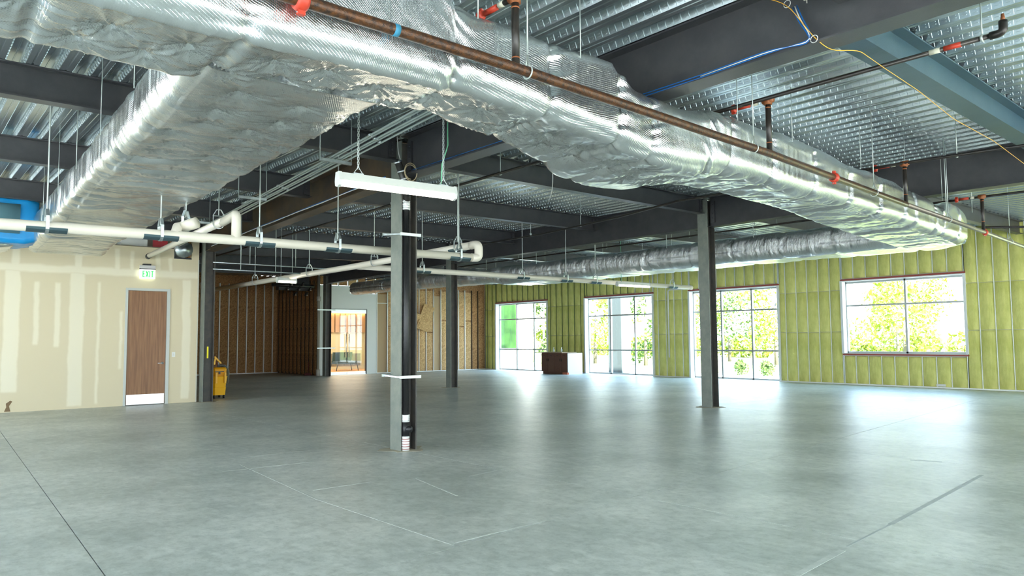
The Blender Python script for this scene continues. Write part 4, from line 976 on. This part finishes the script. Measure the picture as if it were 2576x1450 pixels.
e3, d3 = lamp(tuple(_p), tuple(_q), 'small-looking white tube lamp far back in front of the brown insulated wall', 4.6, LAMPE)
for t in (.2, .8): tube('hanger_rod', [(_p[0]+(_q[0]-_p[0])*t, _p[1], 3.07), (_p[0]+(_q[0]-_p[0])*t, _p[1], 4.6)], .006, RODM, e3, 6)
# window-side white conduit on the green wall
wc = tube('wall_conduit', bend([(XE-.05, 18.0, 3.50), (XE-.05, 19.15, 3.50), (XE-.05, 19.15, .78)], .1), .028, mat('grey_white_conduit', (.62, .62, .58), .5)); tag(wc, 'white conduit dropping down the green wall between the second and third windows', 'conduit')

# ------------------------------------------------------------------ cables
def cable(name, pts, r, m, label, cat='cable'): return tag(tube(name, bend(pts, .12, 4), r, m, None, 6), label, cat)
yc = [(5.56, 3.35, 4.42), onx(1980, 10, 5.56), onx(2048, 95, 5.56), onz(2090, 128, 3.86), onz(2160, 126, 3.9), onz(2230, 175, 3.98), onz(2310, 228, 3.98), onz(2400, 300, 3.98), onz(2500, 355, 3.98), onz(2576, 412, 3.96), onz(2800, 560, 3.96)]
cable('yellow_cable', yc, .0032, YELC, 'thin yellow cable looping along the upper right steel toward the right edge')
for i in range(3):
    o_ = .02*i
    cable('blue_cable', [(5.60+o_*.3, 3.05+o_, 4.25), (5.585, 3.0+o_, 4.12), onx(2048, 98+i*5, 5.58), (5.58, 3.3, 3.925+.012*i), (5.60, 4.0, 3.912+.012*i), (5.61, 6.5, 3.912+.012*i), (5.62, 8.9, 3.92+.012*i)][:(5 if i == 1 else 9)], .005, (BLUEC, WHC, BLUEC)[i], ('upper blue cable along the lower flange of the upper right girder', 'white cable among blue ones along the upper right girder flange', 'lower blue cable under the white one on the upper right girder')[i], 'cable')
for i in range(2):
    pts = [(5.62+(y-9.4)*.067-.08, y, 3.925+.012*i+.012*abs(math.sin(y*1.3+i))) for y in np.arange(9.5, 19.4, .6)]
    cable('girder_cable', pts, .008, (WHC, BLUEC)[i], ('white', 'blue')[i]+' cable lying on the brown girder behind the near lamp')
mb = MB()
rings = empty('cable_rings', (5.6, 4, 4), 'small white wire rings holding the cables along the upper right steel', 'ring')
for p in (onx(1980, 10, 5.57), onx(2048, 98, 5.57)):
    tube('ring', [np.array(p)+np.array([0, .03*math.cos(t), .03*math.sin(t)]) for t in np.linspace(0, 6.1, 16)], .003, WHC, rings, 5)
cable('hanging_wire', [(5.50, 9.1, 4.45), (5.51, 9.08, 4.2), (5.55, 9.05, 4.05), (5.60, 9.03, 3.93)], .005, WHC, 'thin white wire hanging beside the top of the nearest column', 'wire')
ww = [onz(1390, 420, 3.9), onz(1391, 455, 3.75), onz(1388, 485, 3.65), onz(1380, 510, 3.6)]
cable('hanging_wire', [(ww[0][0], ww[0][1], 4.6)]+[tuple(w) for w in ww], .005, WHC, 'loose crumpled wire dangling under the ribbed deck right of the near lamp', 'wire')
pn = onx(2027, 0, 5.6)
tag(MB().prism((5.58, 2.5, 4.30), (4.9, 1.9, 4.30), [(-.09, -.08), (.09, -.08), (.09, .10), (-.09, .10)]).build('stub_beam', mat('speckled_steel', (.03, .028, .022), .5, col2=(.06, .05, .03), nscale=60)), 'short speckled brown steel stub meeting the girder at the top edge', 'beam')
for k, s_ in enumerate([[(0, .03, .035, .03), (.025, 0, .025, .07), (0, .03, .02, .07)]]):
    mb = MB()
    for a, b, c_, d_ in s_: mb.bar((5.585, 2.98-a, 4.23+b), (5.585, 2.98-c_, 4.23+d_), .004, .008, up=(1, 0, 0))
    o = mb.build('chalk_number', mat('chalk', (.6, .6, .55), .9), G1a)
# pipe runs over the rear left bay
rk = empty('rear_conduits', (9, 17, 3.6), 'pair of thin galvanised conduits over the rear room, right of the beige wall', 'conduit')
for z, yy in ((3.42, 21.5), (3.05, 21.2)):
    a = onz(536, 660 if z > 3.2 else 677, z); b = onz(830 if z > 3.2 else 760, 676 if z > 3.2 else 688, z); tube('conduit', [a, (b[0], a[1], z)], .014, GALV, rk, 8)
    for t in (.3, .7): xx = a[0]+(b[0]-a[0])*t; rod(rk, xx, a[1], z, 4.5, .008)

# ------------------------------------------------------------------ corner plumbing, broom
rp_ = empty('riser_pipe', (14.6, 31.1, 0), 'tall pale riser pipe strapped beside the farthest column', 'pipe')
x, y = 14.62, 30.75
tube('pipe', [(x, y, 0), (x, y, 4.4)], .06, mat('pale_pipe', (.30, .28, .22), .4), rp_, 14); tube('base_joint', [(x, y, .02), (x, y, .3)], .09, mat('pale_joint', (.45, .42, .36), .4), rp_, 14); tube('top_joint', [(x, y, 3.3), (x, y, 3.5)], .085, bpy.data.materials['pale_joint'], rp_, 14)
for z in (1.23, 2.9): MB().bar((14.4, 30.4, z), (15.25, 30.4, z), .04, .05).build('strap', GALV, rp_)
vl = empty('valve_cluster', (14.2, 31, 3.8), 'dark cluster of valves and fittings above the farthest column', 'valve')
for i in range(7):
    a = 13.2+i*.17; zz = 3.75+.25*math.sin(i*2.1); tube('valve_body', [(a, 30.9, zz), (a+.05, 30.75, zz+.12)], .05, BLACKP, vl, 10); tube('valve_knob', [(a, 30.72, zz), (a, 30.68, zz)], .03, mat('knob_%d' % i, (.5, .42, .35), .4) if i == 0 else bpy.data.materials['knob_0'], vl, 10)
tube('pipe', [(12.6, 31.0, 3.95), (14.5, 31.0, 3.95)], .07, BLACKP, vl, 12)
box('control_box', 12.9, 14.3, 31.0, 31.3, 3.75, 4.35, BLK, vl)
bm_ = empty('floor_broom', (13.9, 31.4, 0), 'thin-handled broom leaning in the dark brown corner', 'broom')
b0 = onz(774, 943, 0.03)
tube('handle', [b0, (b0[0]+.35, b0[1]+.5, 1.45)], .015, mat('broom_red', (.25, .04, .03), .5), bm_, 8); MB().bar((b0[0]-.15, b0[1], .05), (b0[0]+.15, b0[1], .05), .06, .1).build('brush_head', mat('broom_head', (.15, .03, .03), .6), bm_)

# ------------------------------------------------------------------ mop bucket
bk = onz(545, 1003, 0)
bu = empty('mop_bucket', tuple(bk), 'yellow wheeled mop bucket with wringer beside the column at the beige wall corner', 'bucket')
def loft(secs, m, name, par, smooth=False):
    """secs: z, x0,x1,y0,y1"""
    V = []; F = []
    for (z, x0, x1, y0, y1) in secs:
        c = .04
        V += [(x0+c, y0, z), (x1-c, y0, z), (x1, y0+c, z), (x1, y1-c, z), (x1-c, y1, z), (x0+c, y1, z), (x0, y1-c, z), (x0, y0+c, z)]
    for i in range(len(secs)-1):
        for j in range(8): F.append((i*8+j, i*8+(j+1) % 8, (i+1)*8+(j+1) % 8, (i+1)*8+j))
    F.append(tuple(range(7, -1, -1))); F.append(tuple(range((len(secs)-1)*8, len(secs)*8)))
    return mesh(name, V, F, m, par, smooth)
X, Y = bk[0]+.05, bk[1]+.15
loft([(.09, X-.16, X+.16, Y-.22, Y+.22), (.30, X-.175, X+.175, Y-.25, Y+.25), (.31, X-.165, X+.165, Y-.24, Y+.24), (.56, X-.19, X+.19, Y-.28, Y+.28), (.60, X-.20, X+.20, Y-.29, Y+.29)], YEL, 'bucket_body', bu)
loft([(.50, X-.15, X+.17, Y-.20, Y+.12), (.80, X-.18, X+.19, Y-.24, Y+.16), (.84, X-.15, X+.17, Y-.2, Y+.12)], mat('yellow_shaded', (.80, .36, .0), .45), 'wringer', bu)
for dx in (-.12, .12): MB().bar((X+dx, Y-.3, .42), (X+dx, Y-.3, .70), .05, .03, up=(0, 1, 0)).build('hook_bracket', YEL, bu)
MB().bar((X-.14, Y-.25, .73), (X+.10, Y-.25, .73), .03, .02).bar((X-.02, Y-.25, .66), (X-.02, Y-.25, .73), .04, .03, up=(0, 1, 0)).build('slot_grip', BLK, bu)
tube('wringer_lever', [(X-.17, Y-.1, .6), (X-.15, Y-.1, 1.0), (X-.10, Y-.1, 1.15)], .018, BLK, bu, 8)
MB().bar((X-.12, Y-.12, 1.14), (X+.06, Y-.12, .95), .05, .04).bar((X-.10, Y-.12, 1.12), (X-.12, Y-.12, .92), .04, .03, up=(0, 1, 0)).build('lever_grip', YEL, bu)
for dx in (-.13, .13):
    for dy in (-.18, .18): MB().tube([(X+dx-.018, Y+dy, .045), (X+dx+.018, Y+dy, .045)], .045, 14).build('wheel', BLK, bu, True)
mo = empty('wet_mop', (X+.15, Y+.1, .4), 'grey string mop draped over the yellow bucket with a dark red handle', 'mop')
tube('handle', [(X+.05, Y+.05, .8), (X-.28, Y-.05, 1.62)], .012, mat('mop_red', (.22, .05, .05), .5), mo, 8)
for k in range(26):
    a = k/26*1.6-.3; s0 = np.array([X+.02+.02*math.sin(k), Y+.02*math.cos(k*2), .86])
    tube('strand', bend([s0, s0+np.array([.14*math.cos(a), -.05+.12*math.sin(a), .06]), s0+np.array([.24*math.cos(a)+.02, -.05+.2*math.sin(a), -.12]), s0+np.array([.24*math.cos(a), .2*math.sin(a)-.04, -.34-.06*(k % 4)])], .08), .013, GREYM, mo, 5)

# ------------------------------------------------------------------ cabinet under the first window's right end
cb = empty('base_cabinet', (23.35, 24.5, 0), 'dark brown cabinet with black pulls standing between the first and second windows', 'cabinet')
cx0, cx1, cy0, cy1 = 22.95, 23.85, 23.66, 25.38
box('carcass', cx0+.02, cx1, cy0+.02, cy1, .1, .93, LAM, cb); box('toe_kick', cx0+.07, cx1, cy0+.02, cy1-.03, 0, .1, LAM, cb)
box('end_panel', cx0+.0, cx1, cy0, cy0+.02, .0, .93, GREY, cb)
for i in range(4):
    w_ = (cy1-cy0-.03)/4; y0 = cy0+.025+i*w_
    dr = box('drawer', cx0, cx0+.02, y0+.004, y0+w_-.004, .74, .91, LAM, cb); box('pull', cx0-.02, cx0, y0+w_/2-.05, y0+w_/2+.05, .81, .83, BLK, dr)
    dr = box('cabinet_door', cx0, cx0+.02, y0+.004, y0+w_-.004, .11, .73, LAM, cb); yp = y0+(.05 if i % 2 else w_-.05); box('pull', cx0-.02, cx0, yp-.01, yp+.01, .56, .68, BLK, dr)
tag(box('countertop', cx0-.03, cx1, cy0+.35, cy1+.40, .935, .965, mat('tan_top', (.30, .22, .12), .5)), 'thin tan countertop board overhanging the brown cabinet to the left', 'countertop')
for yy_, lb in ((24.93, 'clear soap bottle with pump, left one on the cabinet top'), (24.42, 'clear soap bottle with pump, right one on the cabinet top')):
    so_ = empty('soap_bottle', (23.3, yy_, .965), lb, 'bottle'); gl = mat('bottle_clear', (.55, .6, .55), .1) if 'bottle_clear' not in bpy.data.materials else bpy.data.materials['bottle_clear']
    MB().tube([(23.3, yy_, .966), (23.3, yy_, 1.08), (23.3, yy_, 1.12)], [.04, .04, .018], 12).build('bottle_body', gl, so_, True); MB().tube([(23.3, yy_, 1.12), (23.3, yy_, 1.17)], .012, 8).bar((23.3, yy_-.04, 1.175), (23.3, yy_+.02, 1.175), .015, .012).build('pump', SILVER, so_)
bd = tag(MB().box(22.85, 22.95, 23.6, 23.9, 0, .09).build('orange_brick', mat('brick_red', (.45, .12, .06), .8)), 'orange brick on the floor against the foot of the brown cabinet', 'brick')
tb = tag(box('wall_outlet_box', XE-.02, XE+.03, 8.95, 9.2, .05, .12, mat('outlet_white', (.7, .7, .66), .5)), 'small white box at the foot of the green wall under the fourth window', 'outlet')

# ------------------------------------------------------------------ outside
g = box('floor_outside', XE+.45, 120, -60, 110, -.35, -.15, PAVE); g['kind'] = 'structure'
gg = box('floor_lawn', 31, 120, -60, 110, -.149, -.12, GRASS); gg['kind'] = 'structure'
ga = box('floor_yard', -60, XE+.45, -70, YS-.35, -.35, -.15, PAVE); ga['kind'] = 'structure'
gb = box('floor_yard_west', -60, XW-.35, YS-.35, 60, -.35, -.15, PAVE); gb['kind'] = 'structure'
ep = tag(box('canopy_post', 27.6, 28.3, 24.7, 25.55, -.15, 6.0, EXTW), 'grey square canopy post outside the second window', 'post')
_a = onx(1299, 830, 27.3)[1]; _b = onx(1320, 830, 27.3)[1]
ep2 = tag(box('canopy_post', 27.3, 27.9, _b, _a, -.15, 6.0, mat('white_ext', (.85, .85, .83), .6)), 'white square canopy post outside the first window', 'post')
bo = empty('glazed_building', (31, 38, 0), 'green-glazed building wing seen through the left panes of the first window', 'building')
_c = onx(1302, 830, 30.5)[1]
box('wall_panel', 30.5, 31.5, _c, 44, -.15, 6, mat('white_ext2', (.30, .32, .30), .6), bo)
for k in range(4): box('green_pane', 30.44, 30.49, _c+.12+k*1.75, _c+1.6+k*1.75, 1.0, 3.75, mat('green_pane', (.012, .038, .010), .8, 0, col2=(.03, .085, .018), nscale=1.3, spec=.1) if k == 0 else bpy.data.materials['green_pane'], bo)
sgp = tag(box('utility_box', 33, 33.5, 16.35, 16.85, -.12, 2.0, EXTW), 'grey utility post outside the left of the fourth window', 'post')
# trees: leaf quads scattered in clumps
def leaf_cloud(n, clumps, size, seed):
    r = np.random.RandomState(seed); V = np.zeros((n*4, 3)); cl = r.randint(0, len(clumps), n)
    C = np.array(clumps)[cl]; g_ = r.normal(size=(n, 3)); g_ /= np.linalg.norm(g_, axis=1)[:, None]
    ctr = C[:, :3]+g_*C[:, 3:4]*(r.rand(n, 1)**.4)
    a = r.normal(size=(n, 3)); a /= np.linalg.norm(a, axis=1)[:, None]; b = np.cross(a, r.normal(size=(n, 3))); b /= np.linalg.norm(b, axis=1)[:, None]
    s_ = size*(.6+.8*r.rand(n, 1))
    for k, (u, v) in enumerate(((-1, 0), (0, -.5), (1, 0), (0, .5))): V[k::4] = ctr+a*s_*u+b*s_*v
    return V, [(4*i, 4*i+1, 4*i+2, 4*i+3) for i in range(n)]
def tree(x, y, h, r, seed, label, m=LEAF, n=2600, low=.2):
    e = empty('tree', (x, y, -.12), label, 'tree', 'trees outside the windows')
    rr = random.Random(seed); cl = []
    for k in range(16):
        a = rr.random()*6.28; q = rr.random()**.5*r; z = h*low+(h*(1-low))*rr.random(); cl.append((x+math.cos(a)*q, y+math.sin(a)*q, z, r*.38))
    V, F = leaf_cloud(n, cl, .13, seed); mesh('foliage', V, F, m, e)
    tube('trunk', [(x, y, -.12), (x+.1, y, h*.7)], [.12, .04], BARK, e, 8)
for i, (x, y, h, r, m, low, lb) in enumerate([
    (41, 17.0, 4.0, 2.0, LEAF, .1, 'bright yellow-green tree at the left of the fourth window'),
    (44, 9.5, 3.9, 2.0, LEAF, .1, 'sparse yellow-green tree at the right of the fourth window'),
    (42, 25, 5.5, 2.4, LEAF, .15, 'yellow-green tree in the middle of the third window'),
    (46, 31, 6.0, 2.6, LEAFB, .2, 'grey-green tree at the left of the third window'),
    (36, onx(1622, 800, 36)[1], 6.0, 1.9, LEAFB, .1, 'leafy tree behind the right panes of the second window'),
    (37, 35.5, 5.2, 2.0, LEAF, .12, 'young tree behind the left panes of the second window'),
    (34.5, onx(1366, 800, 34.5)[1], 5.6, 1.5, LEAFB, .15, 'dark green tree behind the right panes of the first window'),
    (36, onx(1338, 800, 36)[1], 6.0, 1.5, LEAF, .1, 'yellow-green tree beside the white canopy post'),
    (50, 37, 7, 3.0, LEAF, .1, 'broad pale tree far beyond the second window'),
    (52, 22, 6.5, 3.2, LEAF, .1, 'broad pale tree far beyond the third window')]):
    tree(x, y, h, r, i+11, lb, m, 1700 if x < 48 else 3200, low)
for i, (x, y, lb) in enumerate([(30, 19.6, 'left low shrub behind the bottom panes of the third window'), (30, 18.3, 'middle low shrub behind the bottom panes of the third window'), (30.2, 17.2, 'right low shrub behind the bottom panes of the third window')]):
    e = empty('shrub', (x, y, -.15), lb, 'shrub'); V, F = leaf_cloud(700, [(x, y, .15, .35), (x+.1, y+.15, .3, .25)], .06, i+50); mesh('foliage', V, F, LEAFB, e)
hd = empty('hedge_row', (60, 25, 0), 'pale hedge of reeds along the far edge of the lawn', 'hedge')
V, F = leaf_cloud(9000, [(56+.5*(k % 3), -5+k*1.9, .7, 1.2) for k in range(36)], .2, 99); hm = mesh('foliage', V, F, LEAF, hd); hm['kind'] = 'stuff'
